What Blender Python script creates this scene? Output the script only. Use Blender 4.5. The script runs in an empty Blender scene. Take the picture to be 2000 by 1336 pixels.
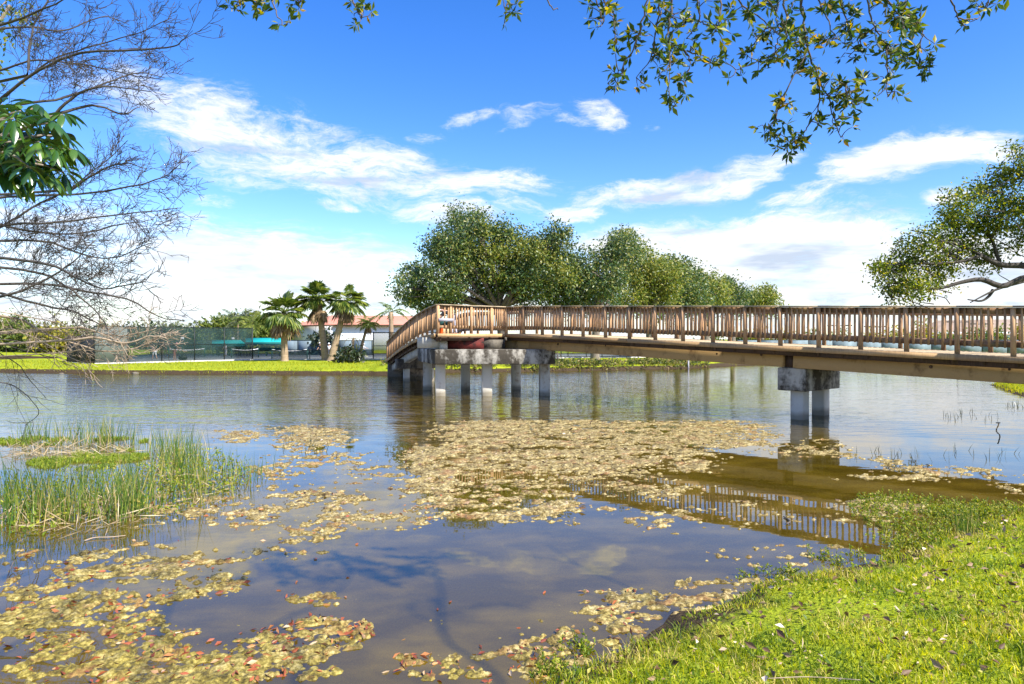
import bpy, math, random
import numpy as np
from mathutils import Vector, Matrix

rng = np.random.default_rng(11)
random.seed(5)
scene = bpy.context.scene
col = scene.collection
R = math.radians
EYE = 2.2
F = 1333.0
HZ = 660.0


def W(px, py, Y):
    return np.array([(px - 1000) / F * Y, Y, EYE - (py - HZ) / F * Y])


def WP(px, py, z=0.0):
    Y = (EYE - z) * F / (py - HZ)
    return np.array([(px - 1000) / F * Y, Y, z])


# ------------------------------------------------------------------ objects
def mesh_np(name, V, faces, mat=None, smooth=False):
    """V (n,3); faces: list of int arrays (k,m)"""
    me = bpy.data.meshes.new(name)
    V = np.asarray(V, dtype=np.float32)
    me.vertices.add(len(V))
    me.vertices.foreach_set('co', V.ravel())
    loops, starts, tot = [], [], 0
    for f in faces:
        f = np.asarray(f, dtype=np.int32)
        if len(f) == 0:
            continue
        k, m = f.shape
        loops.append(f.ravel())
        starts.append(tot + np.arange(k, dtype=np.int32) * m)
        tot += k * m
    if tot:
        loops = np.concatenate(loops)
        starts = np.concatenate(starts)
        me.loops.add(tot)
        me.loops.foreach_set('vertex_index', loops)
        me.polygons.add(len(starts))
        me.polygons.foreach_set('loop_start', starts)
        if smooth:
            me.polygons.foreach_set('use_smooth', np.ones(len(starts), dtype=bool))
    me.update(calc_edges=True)
    me.validate()
    if mat:
        me.materials.append(mat)
    return me


def link(name, me, parent=None):
    o = bpy.data.objects.new(name, me)
    col.objects.link(o)
    if parent is not None:
        o.parent = parent
        o.location = -parent.location if False else (0, 0, 0)
    return o


def tag(o, label=None, cat=None, group=None, kind=None):
    if label:
        o['label'] = label
    if cat:
        o['category'] = cat
    if group:
        o['group'] = group
    if kind:
        o['kind'] = kind
    return o


def thing(name, label, cat, loc=(0, 0, 0), rz=0.0, group=None):
    o = bpy.data.objects.new(name, None)
    o.empty_display_size = 0.2
    col.objects.link(o)
    o.location = loc
    o.rotation_euler = (0, 0, rz)
    return tag(o, label, cat, group)


class MB:
    """collects shapes into one mesh"""

    def __init__(self):
        self.v = []
        self.f4 = []
        self.f3 = []
        self.fn = []
        self.n = 0

    def add(self, V, quads=None, tris=None):
        V = np.asarray(V, dtype=float).reshape(-1, 3)
        self.v.append(V)
        if quads is not None and len(quads):
            self.f4.append(np.asarray(quads) + self.n)
        if tris is not None and len(tris):
            self.f3.append(np.asarray(tris) + self.n)
        self.n += len(V)

    def box(self, c, size, ax=None):
        """c center, size (sx,sy,sz), ax 3x3 rows = local axes"""
        hx, hy, hz = np.array(size) / 2.0
        s = np.array([[-1, -1, -1], [1, -1, -1], [1, 1, -1], [-1, 1, -1],
                      [-1, -1, 1], [1, -1, 1], [1, 1, 1], [-1, 1, 1]], float) * [hx, hy, hz]
        if ax is not None:
            s = s @ np.asarray(ax, float)
        q = [[0, 3, 2, 1], [4, 5, 6, 7], [0, 1, 5, 4], [1, 2, 6, 5], [2, 3, 7, 6], [3, 0, 4, 7]]
        self.add(s + np.asarray(c, float), q)

    def bar(self, a, b, w, h, up=(0, 0, 1)):
        """box from a to b; w sideways, h along up"""
        a = np.asarray(a, float)
        b = np.asarray(b, float)
        d = b - a
        L = np.linalg.norm(d)
        d = d / L
        s = np.cross(d, up)
        s /= np.linalg.norm(s)
        u = np.cross(s, d)
        self.box((a + b) / 2, (L, w, h), np.stack([d, s, u]))

    def prism(self, poly, z0, z1):
        P = np.asarray(poly, float)
        n = len(P)
        lo = np.c_[P, np.full(n, z0)]
        hi = np.c_[P, np.full(n, z1)]
        q = [[i, (i + 1) % n, n + (i + 1) % n, n + i] for i in range(n)]
        self.add(np.r_[lo, hi], q)
        base = self.n - 2 * n
        self.fn.append(([base + n + i for i in range(n)]))
        self.fn.append(([base + n - 1 - i for i in range(n)]))

    def tube(self, pts, rad, ns=6, cap=True):
        P = np.asarray(pts, float)
        n = len(P)
        r = np.broadcast_to(np.asarray(rad, float), (n,))
        T = np.gradient(P, axis=0)
        T /= np.linalg.norm(T, axis=1)[:, None] + 1e-9
        ref = np.array([0.3, 0.2, 1.0]) if abs(T[0][2]) < 0.9 else np.array([1.0, 0.1, 0.0])
        A = np.cross(T, ref)
        A /= np.linalg.norm(A, axis=1)[:, None] + 1e-9
        B = np.cross(T, A)
        th = np.arange(ns) / ns * 2 * np.pi
        V = P[:, None, :] + r[:, None, None] * (np.cos(th)[None, :, None] * A[:, None, :] + np.sin(th)[None, :, None] * B[:, None, :])
        idx = np.arange(n * ns).reshape(n, ns)
        a = idx[:-1]
        b = idx[1:]
        q = np.stack([a, np.roll(a, -1, 1), np.roll(b, -1, 1), b], -1).reshape(-1, 4)
        base = self.n
        self.add(V.reshape(-1, 3), q)
        if cap and ns > 2:
            self.fn.append([base + (n - 1) * ns + i for i in range(ns)])
            self.fn.append([base + ns - 1 - i for i in range(ns)])

    def mesh(self, name, mat, smooth=False):
        V = np.concatenate(self.v) if self.v else np.zeros((0, 3))
        faces = []
        if self.f4:
            faces.append(np.concatenate(self.f4))
        if self.f3:
            faces.append(np.concatenate(self.f3))
        by = {}
        for f in self.fn:
            by.setdefault(len(f), []).append(f)
        for k in by.values():
            faces.append(np.array(k))
        return mesh_np(name, V, faces, mat, smooth)

    def build(self, name, mat, parent=None, smooth=False):
        return link(name, self.mesh(name, mat, smooth), parent)


def bevel(o, w=0.01, seg=2):
    m = o.modifiers.new('Bevel', 'BEVEL')
    m.width = w
    m.segments = seg
    m.limit_method = 'ANGLE'
    return o


# ------------------------------------------------------------------ noise
def _hash(ix, iy, seed):
    h = (ix.astype(np.int64) * 374761393 + iy.astype(np.int64) * 668265263 + seed * 1442695041) & 0xffffffff
    h = ((h ^ (h >> 13)) * 1274126177) & 0xffffffff
    return ((h ^ (h >> 16)) & 0xffff) / 65535.0


def vnoise(x, y, seed=0):
    ix = np.floor(x)
    iy = np.floor(y)
    fx = x - ix
    fy = y - iy
    fx = fx * fx * (3 - 2 * fx)
    fy = fy * fy * (3 - 2 * fy)
    a = _hash(ix, iy, seed)
    b = _hash(ix + 1, iy, seed)
    c = _hash(ix, iy + 1, seed)
    d = _hash(ix + 1, iy + 1, seed)
    return (a * (1 - fx) + b * fx) * (1 - fy) + (c * (1 - fx) + d * fx) * fy


def fbm(x, y, oct=4, seed=0, gain=0.5):
    s = 0.0
    a = 1.0
    t = 0.0
    for i in range(oct):
        s = s + a * vnoise(x * 2 ** i + 17.3 * i, y * 2 ** i - 9.1 * i, seed + i)
        t += a
        a *= gain
    return s / t


def sstep(a, b, x):
    t = np.clip((x - a) / (b - a), 0, 1)
    return t * t * (3 - 2 * t)


# ------------------------------------------------------------------ materials
def newmat(name):
    m = bpy.data.materials.new(name)
    m.use_nodes = True
    nt = m.node_tree
    for n in list(nt.nodes):
        if n.type != 'OUTPUT_MATERIAL':
            nt.nodes.remove(n)
    return m, nt, nt.nodes, nt.links, nt.nodes['Material Output']


def ramp(nt, stops, fac):
    r = nt.nodes.new('ShaderNodeValToRGB')
    el = r.color_ramp.elements
    while len(el) > 1:
        el.remove(el[-1])
    el[0].position = stops[0][0]
    el[0].color = (*stops[0][1], 1)
    for p, c in stops[1:]:
        e = el.new(p)
        e.color = (*c, 1)
    nt.links.new(fac, r.inputs[0])
    return r.outputs[0]


def noise(nt, scale, detail=4, rough=0.55, vec=None, sc3=None):
    n = nt.nodes.new('ShaderNodeTexNoise')
    n.inputs['Scale'].default_value = scale
    n.inputs['Detail'].default_value = detail
    n.inputs['Roughness'].default_value = rough
    if vec is None:
        tc = nt.nodes.new('ShaderNodeTexCoord')
        vec = tc.outputs['Object']
    if sc3 is not None:
        mp = nt.nodes.new('ShaderNodeMapping')
        mp.inputs['Scale'].default_value = sc3
        nt.links.new(vec, mp.inputs[0])
        vec = mp.outputs[0]
    nt.links.new(vec, n.inputs['Vector'])
    return n.outputs['Fac']


def mixc(nt, fac, a, b, mode='MIX'):
    m = nt.nodes.new('ShaderNodeMix')
    m.data_type = 'RGBA'
    m.blend_type = mode
    for sock, v in ((m.inputs[0], fac), (m.inputs[6], a), (m.inputs[7], b)):
        if isinstance(v, (int, float)):
            sock.default_value = v
        elif isinstance(v, tuple):
            sock.default_value = (*v, 1)
        else:
            nt.links.new(v, sock)
    return m.outputs[2]


def mth(nt, op, a, b=None, clamp=False):
    m = nt.nodes.new('ShaderNodeMath')
    m.operation = op
    m.use_clamp = clamp
    for i, v in enumerate((a, b)):
        if v is None:
            continue
        if isinstance(v, (int, float)):
            m.inputs[i].default_value = v
        else:
            nt.links.new(v, m.inputs[i])
    return m.outputs[0]


def geo_pos(nt):
    return nt.nodes.new('ShaderNodeNewGeometry').outputs['Position']


def solid(name, stops, scale=8, rough=0.8, bump=0.3, detail=5, sc3=None, spec=0.3, metal=0.0, world=True, bdist=0.02):
    """noise-mottled opaque material"""
    m, nt, N, L, out = newmat(name)
    b = N.new('ShaderNodeBsdfPrincipled')
    vec = geo_pos(nt) if world else None
    f = noise(nt, scale, detail, vec=vec, sc3=sc3)
    n2 = noise(nt, scale * 6, 3, vec=vec, sc3=sc3)
    ff = mth(nt, 'ADD', mth(nt, 'MULTIPLY', f, 0.75), mth(nt, 'MULTIPLY', n2, 0.25))
    c = ramp(nt, stops, ff)
    L.new(c, b.inputs['Base Color'])
    b.inputs['Roughness'].default_value = rough
    b.inputs['Metallic'].default_value = metal
    b.inputs['Specular IOR Level'].default_value = spec
    if bump:
        bp = N.new('ShaderNodeBump')
        bp.inputs['Strength'].default_value = bump
        bp.inputs['Distance'].default_value = bdist
        L.new(ff, bp.inputs['Height'])
        L.new(bp.outputs[0], b.inputs['Normal'])
    L.new(b.outputs[0], out.inputs[0])
    return m


def leafmat(name, stops, trans=0.45, rough=0.45, spec=0.4, tcol=1.6):
    m, nt, N, L, out = newmat(name)
    g = N.new('ShaderNodeNewGeometry')
    c = ramp(nt, stops, g.outputs['Random Per Island'])
    b = N.new('ShaderNodeBsdfPrincipled')
    L.new(c, b.inputs['Base Color'])
    b.inputs['Roughness'].default_value = rough
    b.inputs['Specular IOR Level'].default_value = spec
    t = N.new('ShaderNodeBsdfTranslucent')
    hs = N.new('ShaderNodeHueSaturation')
    hs.inputs['Hue'].default_value = 0.485
    hs.inputs['Saturation'].default_value = 1.1
    hs.inputs['Value'].default_value = tcol
    L.new(c, hs.inputs['Color'])
    L.new(hs.outputs[0], t.inputs[0])
    mx = N.new('ShaderNodeMixShader')
    mx.inputs[0].default_value = trans
    L.new(b.outputs[0], mx.inputs[1])
    L.new(t.outputs[0], mx.inputs[2])
    L.new(mx.outputs[0], out.inputs[0])
    return m


def wood_mat(name, light, mid, dark, moss=0.0):
    m, nt, N, L, out = newmat(name)
    b = N.new('ShaderNodeBsdfPrincipled')
    oi = N.new('ShaderNodeObjectInfo')
    g = N.new('ShaderNodeNewGeometry')
    pos = g.outputs['Position']
    grain = noise(nt, 9.0, 5, vec=pos, sc3=(6, 6, 0.6))
    blot = noise(nt, 1.6, 3, vec=pos)
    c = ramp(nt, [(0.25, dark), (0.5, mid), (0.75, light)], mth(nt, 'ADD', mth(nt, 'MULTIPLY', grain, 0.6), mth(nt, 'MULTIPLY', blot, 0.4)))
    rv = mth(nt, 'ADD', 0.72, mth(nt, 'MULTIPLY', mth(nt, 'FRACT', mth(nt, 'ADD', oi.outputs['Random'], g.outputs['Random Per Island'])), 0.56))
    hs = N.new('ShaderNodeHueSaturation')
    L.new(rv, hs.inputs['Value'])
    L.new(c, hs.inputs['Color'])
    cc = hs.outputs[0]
    if moss:
        mn = noise(nt, 2.3, 4, vec=pos)
        cc = mixc(nt, mth(nt, 'MULTIPLY', mth(nt, 'GREATER_THAN', mn, 0.52), moss), cc, (0.10, 0.10, 0.02))
    L.new(cc, b.inputs['Base Color'])
    b.inputs['Roughness'].default_value = 0.75
    bp = N.new('ShaderNodeBump')
    bp.inputs['Strength'].default_value = 0.25
    bp.inputs['Distance'].default_value = 0.01
    L.new(grain, bp.inputs['Height'])
    L.new(bp.outputs[0], b.inputs['Normal'])
    L.new(b.outputs[0], out.inputs[0])
    return m


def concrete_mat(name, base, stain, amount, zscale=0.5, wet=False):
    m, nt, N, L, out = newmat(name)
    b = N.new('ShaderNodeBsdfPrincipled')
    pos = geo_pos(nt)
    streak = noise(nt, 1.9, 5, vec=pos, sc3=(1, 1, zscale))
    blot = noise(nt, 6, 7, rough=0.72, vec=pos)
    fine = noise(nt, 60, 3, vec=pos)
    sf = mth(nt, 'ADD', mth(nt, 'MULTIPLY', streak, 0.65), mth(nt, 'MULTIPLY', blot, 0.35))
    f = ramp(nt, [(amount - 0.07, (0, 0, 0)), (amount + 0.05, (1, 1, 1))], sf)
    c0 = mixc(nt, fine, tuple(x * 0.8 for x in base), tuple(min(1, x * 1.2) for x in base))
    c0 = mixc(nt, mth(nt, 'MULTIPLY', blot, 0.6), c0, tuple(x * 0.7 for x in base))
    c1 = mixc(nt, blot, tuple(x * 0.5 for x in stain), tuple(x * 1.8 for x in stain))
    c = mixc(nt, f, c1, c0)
    if wet:
        sp = N.new('ShaderNodeSeparateXYZ')
        L.new(pos, sp.inputs[0])
        wl = mth(nt, 'SUBTRACT', 1.0, mth(nt, 'MULTIPLY', mth(nt, 'SUBTRACT', sp.outputs[2], mth(nt, 'ADD', 0.0, mth(nt, 'MULTIPLY', streak, 0.20))), 7.0, True))
        c = mixc(nt, mth(nt, 'MULTIPLY', wl, 0.62), c, (0.10, 0.075, 0.035))
    L.new(c, b.inputs['Base Color'])
    b.inputs['Roughness'].default_value = 0.9
    b.inputs['Specular IOR Level'].default_value = 0.15
    bp = N.new('ShaderNodeBump')
    bp.inputs['Strength'].default_value = 0.4
    bp.inputs['Distance'].default_value = 0.015
    L.new(blot, bp.inputs['Height'])
    L.new(bp.outputs[0], b.inputs['Normal'])
    L.new(b.outputs[0], out.inputs[0])
    return m


def screen_mat(name, c, alpha, rough=0.8):
    """woven windscreen / chain link: partly see-through cloth"""
    m, nt, N, L, out = newmat(name)
    b = N.new('ShaderNodeBsdfPrincipled')
    pos = geo_pos(nt)
    n = noise(nt, 0.9, 4, vec=pos, sc3=(1.5, 1.5, 0.4))
    cc = ramp(nt, [(0.3, tuple(x * 0.7 for x in c)), (0.7, tuple(min(1, x * 1.35) for x in c))], n)
    L.new(cc, b.inputs['Base Color'])
    b.inputs['Roughness'].default_value = rough
    t = N.new('ShaderNodeBsdfTransparent')
    mx = N.new('ShaderNodeMixShader')
    mx.inputs[0].default_value = alpha
    L.new(t.outputs[0], mx.inputs[1])
    L.new(b.outputs[0], mx.inputs[2])
    L.new(mx.outputs[0], out.inputs[0])
    return m


M = {}
M['wood'] = wood_mat('weathered_wood', (0.58, 0.38, 0.20), (0.44, 0.25, 0.12), (0.23, 0.125, 0.055))
M['wood_cap'] = wood_mat('grey_rail_wood', (0.46, 0.37, 0.25), (0.35, 0.27, 0.165), (0.20, 0.15, 0.09))
M['wood_dark'] = wood_mat('stringer_wood', (0.36, 0.22, 0.12), (0.24, 0.14, 0.075), (0.13, 0.07, 0.04), moss=0.35)
M['fascia'] = wood_mat('fascia_wood', (0.50, 0.33, 0.16), (0.38, 0.235, 0.105), (0.21, 0.125, 0.055))
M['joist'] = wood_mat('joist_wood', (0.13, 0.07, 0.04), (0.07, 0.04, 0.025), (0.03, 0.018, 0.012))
M['girder'] = concrete_mat('tan_concrete', (0.47, 0.30, 0.13), (0.17, 0.10, 0.045), 0.43)
M['cap'] = concrete_mat('stained_concrete', (0.44, 0.41, 0.35), (0.055, 0.047, 0.036), 0.54, 0.3)
M['pile'] = concrete_mat('pile_concrete', (0.50, 0.47, 0.40), (0.20, 0.15, 0.10), 0.40, 0.25, True)
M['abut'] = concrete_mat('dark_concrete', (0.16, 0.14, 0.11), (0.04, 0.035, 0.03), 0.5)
M['redpanel'] = solid('red_paint_panel', [(0.40, (0.02, 0.012, 0.01)), (0.5, (0.085, 0.016, 0.013)), (0.62, (0.15, 0.025, 0.02))], 3.5)
M['bark'] = solid('grey_bark', [(0.3, (0.09, 0.07, 0.055)), (0.7, (0.26, 0.22, 0.18))], 6, bump=0.6, sc3=(2, 2, 0.5))
M['bark_dark'] = solid('dark_bark', [(0.3, (0.05, 0.04, 0.033)), (0.7, (0.15, 0.12, 0.10))], 7, bump=0.6)
M['oakbark'] = solid('oak_bark', [(0.3, (0.025, 0.021, 0.018)), (0.7, (0.085, 0.072, 0.06))], 7, bump=0.6)
M['bare'] = solid('bare_twig_bark', [(0.3, (0.028, 0.024, 0.022)), (0.7, (0.095, 0.08, 0.068))], 5, bump=0.4)
M['dry_lit_twig'] = solid('dry_lit_twig_bark', [(0.3, (0.20, 0.15, 0.10)), (0.7, (0.44, 0.34, 0.25))], 5, bump=0.3)  # dry sticks; on the bare tree this tan paints in sunlight
M['palmtrunk'] = solid('palm_trunk_bark', [(0.3, (0.17, 0.12, 0.075)), (0.7, (0.40, 0.29, 0.19))], 5, bump=0.7, sc3=(0.6, 0.6, 3))
M['ficus'] = leafmat('glossy_dark_leaf', [(0.0, (0.03, 0.072, 0.028)), (0.5, (0.072, 0.13, 0.038)), (0.8, (0.15, 0.19, 0.035)), (1.0, (0.32, 0.30, 0.09))], 0.33, 0.36, 0.55)
M['ficus_light'] = leafmat('olive_leaf', [(0.0, (0.06, 0.11, 0.025)), (0.5, (0.15, 0.20, 0.03)), (1.0, (0.38, 0.35, 0.08))], 0.42, 0.4, 0.5)
M['oak'] = leafmat('oak_leaf', [(0.0, (0.035, 0.07, 0.012)), (0.5, (0.10, 0.15, 0.018)), (0.85, (0.24, 0.26, 0.03)), (1.0, (0.38, 0.32, 0.05))], 0.5, 0.45, 0.4, 2.0)
M['oak_near'] = leafmat('near_oak_leaf', [(0.0, (0.015, 0.042, 0.012)), (0.55, (0.045, 0.09, 0.018)), (0.82, (0.15, 0.19, 0.02)), (0.95, (0.40, 0.34, 0.03)), (1.0, (0.34, 0.2, 0.03))], 0.42, 0.45, 0.4, 1.7)
M['umbrella'] = leafmat('umbrella_leaf', [(0.0, (0.015, 0.05, 0.015)), (0.6, (0.035, 0.10, 0.02)), (1.0, (0.10, 0.19, 0.025))], 0.3, 0.25, 0.8, 1.6)
M['palm'] = leafmat('palm_leaf', [(0.0, (0.035, 0.075, 0.015)), (0.5, (0.10, 0.16, 0.025)), (1.0, (0.30, 0.33, 0.07))], 0.4, 0.4, 0.6)
M['palm_dead'] = leafmat('dead_palm_leaf', [(0.0, (0.13, 0.085, 0.045)), (0.6, (0.28, 0.19, 0.10)), (1.0, (0.42, 0.31, 0.19))], 0.25, 0.7, 0.2, 1.2)
M['bush'] = leafmat('dark_bush_leaf', [(0.0, (0.015, 0.03, 0.012)), (0.7, (0.035, 0.055, 0.02)), (1.0, (0.12, 0.11, 0.05))], 0.25, 0.35, 0.5)
M['bankleaf'] = leafmat('bank_leaf', [(0.0, (0.04, 0.065, 0.018)), (0.5, (0.11, 0.14, 0.03)), (0.8, (0.24, 0.22, 0.05)), (1.0, (0.34, 0.24, 0.12))], 0.35, 0.5, 0.3)
M['farleaf'] = leafmat('far_leaf', [(0.0, (0.06, 0.10, 0.025)), (0.5, (0.13, 0.18, 0.035)), (1.0, (0.26, 0.27, 0.06))], 0.4, 0.5, 0.3)
M['fargrey'] = leafmat('greyish_far_leaf', [(0.0, (0.06, 0.09, 0.05)), (0.5, (0.12, 0.15, 0.08)), (1.0, (0.24, 0.25, 0.12))], 0.35, 0.5, 0.3)
M['yellowleaf'] = leafmat('yellow_green_leaf', [(0.0, (0.12, 0.15, 0.02)), (0.5, (0.26, 0.25, 0.03)), (1.0, (0.45, 0.38, 0.06))], 0.45, 0.5, 0.3)
M['grass'] = leafmat('grass_blade', [(0.0, (0.07, 0.12, 0.01)), (0.35, (0.26, 0.32, 0.012)), (0.8, (0.50, 0.49, 0.025)), (1.0, (0.68, 0.56, 0.2))], 0.5, 0.5, 0.3, 1.7)
M['grass_dark'] = leafmat('dark_grass_blade', [(0.0, (0.05, 0.10, 0.012)), (0.5, (0.14, 0.22, 0.02)), (1.0, (0.32, 0.38, 0.04))], 0.45, 0.5, 0.3, 1.6)
M['grass_dry'] = leafmat('dry_grass_blade', [(0.0, (0.20, 0.22, 0.02)), (0.5, (0.48, 0.44, 0.07)), (1.0, (0.66, 0.52, 0.22))], 0.4, 0.6, 0.2, 1.3)
M['fargrass'] = leafmat('far_grass_blade', [(0.0, (0.17, 0.22, 0.015)), (0.5, (0.34, 0.37, 0.015)), (1.0, (0.52, 0.47, 0.04))], 0.5, 0.6, 0.2, 1.5)
M['reed'] = leafmat('reed_stem', [(0.0, (0.025, 0.075, 0.012)), (0.45, (0.08, 0.16, 0.02)), (0.78, (0.22, 0.26, 0.035)), (1.0, (0.45, 0.34, 0.13))], 0.3, 0.45, 0.4, 1.5)
M['straw'] = leafmat('straw_stem', [(0.0, (0.26, 0.19, 0.10)), (0.6, (0.42, 0.32, 0.18)), (1.0, (0.60, 0.50, 0.32))], 0.2, 0.7, 0.2, 1.1)
M['weed'] = leafmat('weed_leaf', [(0.0, (0.07, 0.13, 0.012)), (0.5, (0.21, 0.28, 0.018)), (0.85, (0.40, 0.40, 0.04)), (1.0, (0.46, 0.33, 0.14))], 0.4, 0.5, 0.3)
M['duckgreen'] = leafmat('bright_green_plant', [(0.0, (0.10, 0.16, 0.015)), (0.6, (0.24, 0.33, 0.02)), (1.0, (0.45, 0.46, 0.07))], 0.4, 0.5, 0.3, 1.3)
M['litter'] = leafmat('red_dead_leaf', [(0.0, (0.18, 0.045, 0.025)), (0.5, (0.36, 0.10, 0.04)), (0.8, (0.44, 0.21, 0.07)), (1.0, (0.56, 0.42, 0.27))], 0.15, 0.45, 0.4, 1.0)
M['litter_tan'] = leafmat('tan_dead_leaf', [(0.0, (0.07, 0.035, 0.02)), (0.55, (0.22, 0.13, 0.07)), (0.85, (0.42, 0.30, 0.19)), (1.0, (0.68, 0.56, 0.44))], 0.15, 0.55, 0.3, 1.0)
M['black'] = solid('black_metal', [(0.3, (0.008, 0.014, 0.014)), (0.7, (0.02, 0.028, 0.028))], 4, rough=0.5, bump=0)
M['white'] = solid('white_paint', [(0.3, (0.74, 0.74, 0.74)), (0.7, (0.82, 0.82, 0.81))], 1.5, bump=0)
M['wallwhite'] = solid('white_stucco', [(0.3, (0.70, 0.73, 0.80)), (0.7, (0.80, 0.82, 0.86))], 0.6, bump=0)
M['teal'] = solid('teal_canvas', [(0.3, (0.005, 0.26, 0.25)), (0.7, (0.01, 0.36, 0.34))], 1.2, rough=0.6, bump=0)
M['tealdark'] = solid('dark_teal_canvas', [(0.3, (0.005, 0.09, 0.09)), (0.7, (0.01, 0.13, 0.12))], 1.2, bump=0)
M['dkgreen'] = solid('dark_green_paint', [(0.3, (0.012, 0.05, 0.045)), (0.7, (0.02, 0.075, 0.065))], 3, bump=0)
M['tile'] = solid('terracotta_roof', [(0.3, (0.50, 0.20, 0.13)), (0.7, (0.62, 0.28, 0.19))], 1.5, bump=0.3, sc3=(1, 1, 4))
M['tiledark'] = solid('dark_eave', [(0.3, (0.10, 0.05, 0.035)), (0.7, (0.15, 0.075, 0.05))], 2, bump=0)
M['brownroof'] = solid('brown_roof', [(0.3, (0.28, 0.21, 0.15)), (0.7, (0.40, 0.30, 0.22))], 0.8, bump=0)
M['rock'] = solid('pale_rock', [(0.3, (0.08, 0.07, 0.05)), (0.7, (0.21, 0.18, 0.135))], 6, bump=0.6)
M['kerb'] = solid('pale_kerb', [(0.3, (0.52, 0.49, 0.44)), (0.7, (0.68, 0.65, 0.60))], 3, bump=0.1)
M['court'] = solid('clay_court', [(0.3, (0.26, 0.28, 0.25)), (0.7, (0.36, 0.37, 0.34))], 0.8, bump=0.05)
M['skin'] = solid('skin', [(0.3, (0.42, 0.24, 0.17)), (0.7, (0.52, 0.31, 0.22))], 6, bump=0)
M['skin_brown'] = solid('brown_skin', [(0.3, (0.20, 0.11, 0.07)), (0.7, (0.28, 0.16, 0.10))], 6, bump=0)
M['navy'] = solid('navy_cloth', [(0.3, (0.015, 0.02, 0.05)), (0.7, (0.03, 0.035, 0.08))], 6, bump=0.1)
M['blackcloth'] = solid('black_cloth', [(0.3, (0.012, 0.012, 0.016)), (0.7, (0.03, 0.03, 0.04))], 6, bump=0.1)
M['whitecloth'] = solid('white_cloth', [(0.3, (0.70, 0.70, 0.70)), (0.7, (0.82, 0.82, 0.82))], 6, bump=0.1)
M['pinkcloth'] = solid('pink_cloth', [(0.3, (0.55, 0.22, 0.24)), (0.7, (0.70, 0.34, 0.35))], 6, bump=0.1)
M['jeans'] = solid('blue_denim', [(0.3, (0.04, 0.10, 0.22)), (0.7, (0.07, 0.16, 0.32))], 6, bump=0.1)
M['greycloth'] = solid('grey_cloth', [(0.3, (0.36, 0.35, 0.40)), (0.7, (0.50, 0.48, 0.54))], 6, bump=0.1)
M['khaki'] = solid('rust_cloth', [(0.3, (0.24, 0.09, 0.07)), (0.7, (0.36, 0.14, 0.11))], 6, bump=0.1)
M['orange'] = solid('orange_plastic', [(0.3, (0.75, 0.08, 0.015)), (0.7, (0.85, 0.12, 0.02))], 3, rough=0.4, bump=0)
M['cream'] = solid('new_pine_wood', [(0.3, (0.55, 0.38, 0.20)), (0.7, (0.72, 0.54, 0.32))], 3, bump=0.1)
M['lilac'] = solid('grey_board', [(0.3, (0.24, 0.23, 0.26)), (0.7, (0.36, 0.35, 0.39))], 3, bump=0.1)
M['glass'] = solid('dark_window', [(0.3, (0.04, 0.03, 0.03)), (0.7, (0.07, 0.05, 0.045))], 2, rough=0.2, bump=0)
M['net'] = screen_mat('net_mesh', (0.02, 0.03, 0.03), 0.45)
M['link'] = screen_mat('chain_link', (0.02, 0.06, 0.06), 0.38)
M['screen_teal'] = screen_mat('teal_windscreen', (0.010, 0.036, 0.036), 0.46)
M['screen_grey'] = screen_mat('grey_windscreen', (0.11, 0.13, 0.12), 0.86)
M['screen_blue'] = screen_mat('bluegrey_windscreen', (0.15, 0.20, 0.23), 0.93)
M['screen_black'] = screen_mat('black_windscreen', (0.012, 0.012, 0.014), 0.96)

# ------------------------------------------------------------------ terrain
near_px = [(1060, 1336), (1180, 1282), (1300, 1242), (1400, 1197), (1480, 1152), (1600, 1122), (1740, 1092), (1800, 1062), (1860, 1032), (2000, 1008)]
polyA = [(-80, 24), (-30, 22), (-15, 16.5), (-11, 11.6), (-7.6, 7.8), (-4.9, 4.6), (-3.6, 3.2), (-2.2, 2.8), (-0.8, 3.0), (0.0, 3.9)]
polyA += [tuple(WP(a, b)[:2]) for a, b in near_px]
polyA += [(9.0, 10.4), (11.5, 12.6), (13.5, 16), (16.5, 20.4), (19.4, 25.9), (20.7, 28.75), (22.4, 31.9), (24.5, 34), (31, 37), (80, 41), (80, -60), (-80, -60)]
front_px = [(-100, 727), (0, 727), (120, 728.5), (200, 730), (400, 731), (600, 732), (700, 732), (757, 733), (800, 731), (870, 727.6), (1000, 726), (1100, 724.5), (1200, 722.5), (1343, 719), (1450, 713), (1490, 711.5), (1600, 709), (2000, 706)]
polyB = [(-300, 56), (-60, 46)] + [tuple(WP(a, b)[:2]) for a, b in front_px] + [(78, 65), (320, 70), (420, 900), (-420, 900)]
polyL = [(-45, 57.5), (-42.5, 62), (-46, 70), (-59, 78), (-90, 84), (-330, 96), (-330, 62), (-60, 56)]


def sdist(X, Y, poly):
    """signed distance, positive inside"""
    P = np.array(poly, float)
    d = np.full(X.shape, 1e9)
    inside = np.zeros(X.shape, bool)
    n = len(P)
    for i in range(n):
        a = P[i]
        b = P[(i + 1) % n]
        ab = b - a
        t = np.clip(((X - a[0]) * ab[0] + (Y - a[1]) * ab[1]) / (ab @ ab), 0, 1)
        dd = np.hypot(X - a[0] - t * ab[0], Y - a[1] - t * ab[1])
        d = np.minimum(d, dd)
        c = ((a[1] > Y) != (b[1] > Y)) & (X < (b[0] - a[0]) * (Y - a[1]) / (b[1] - a[1] + 1e-12) + a[0])
        inside ^= c
    return np.where(inside, d, -d)


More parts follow.
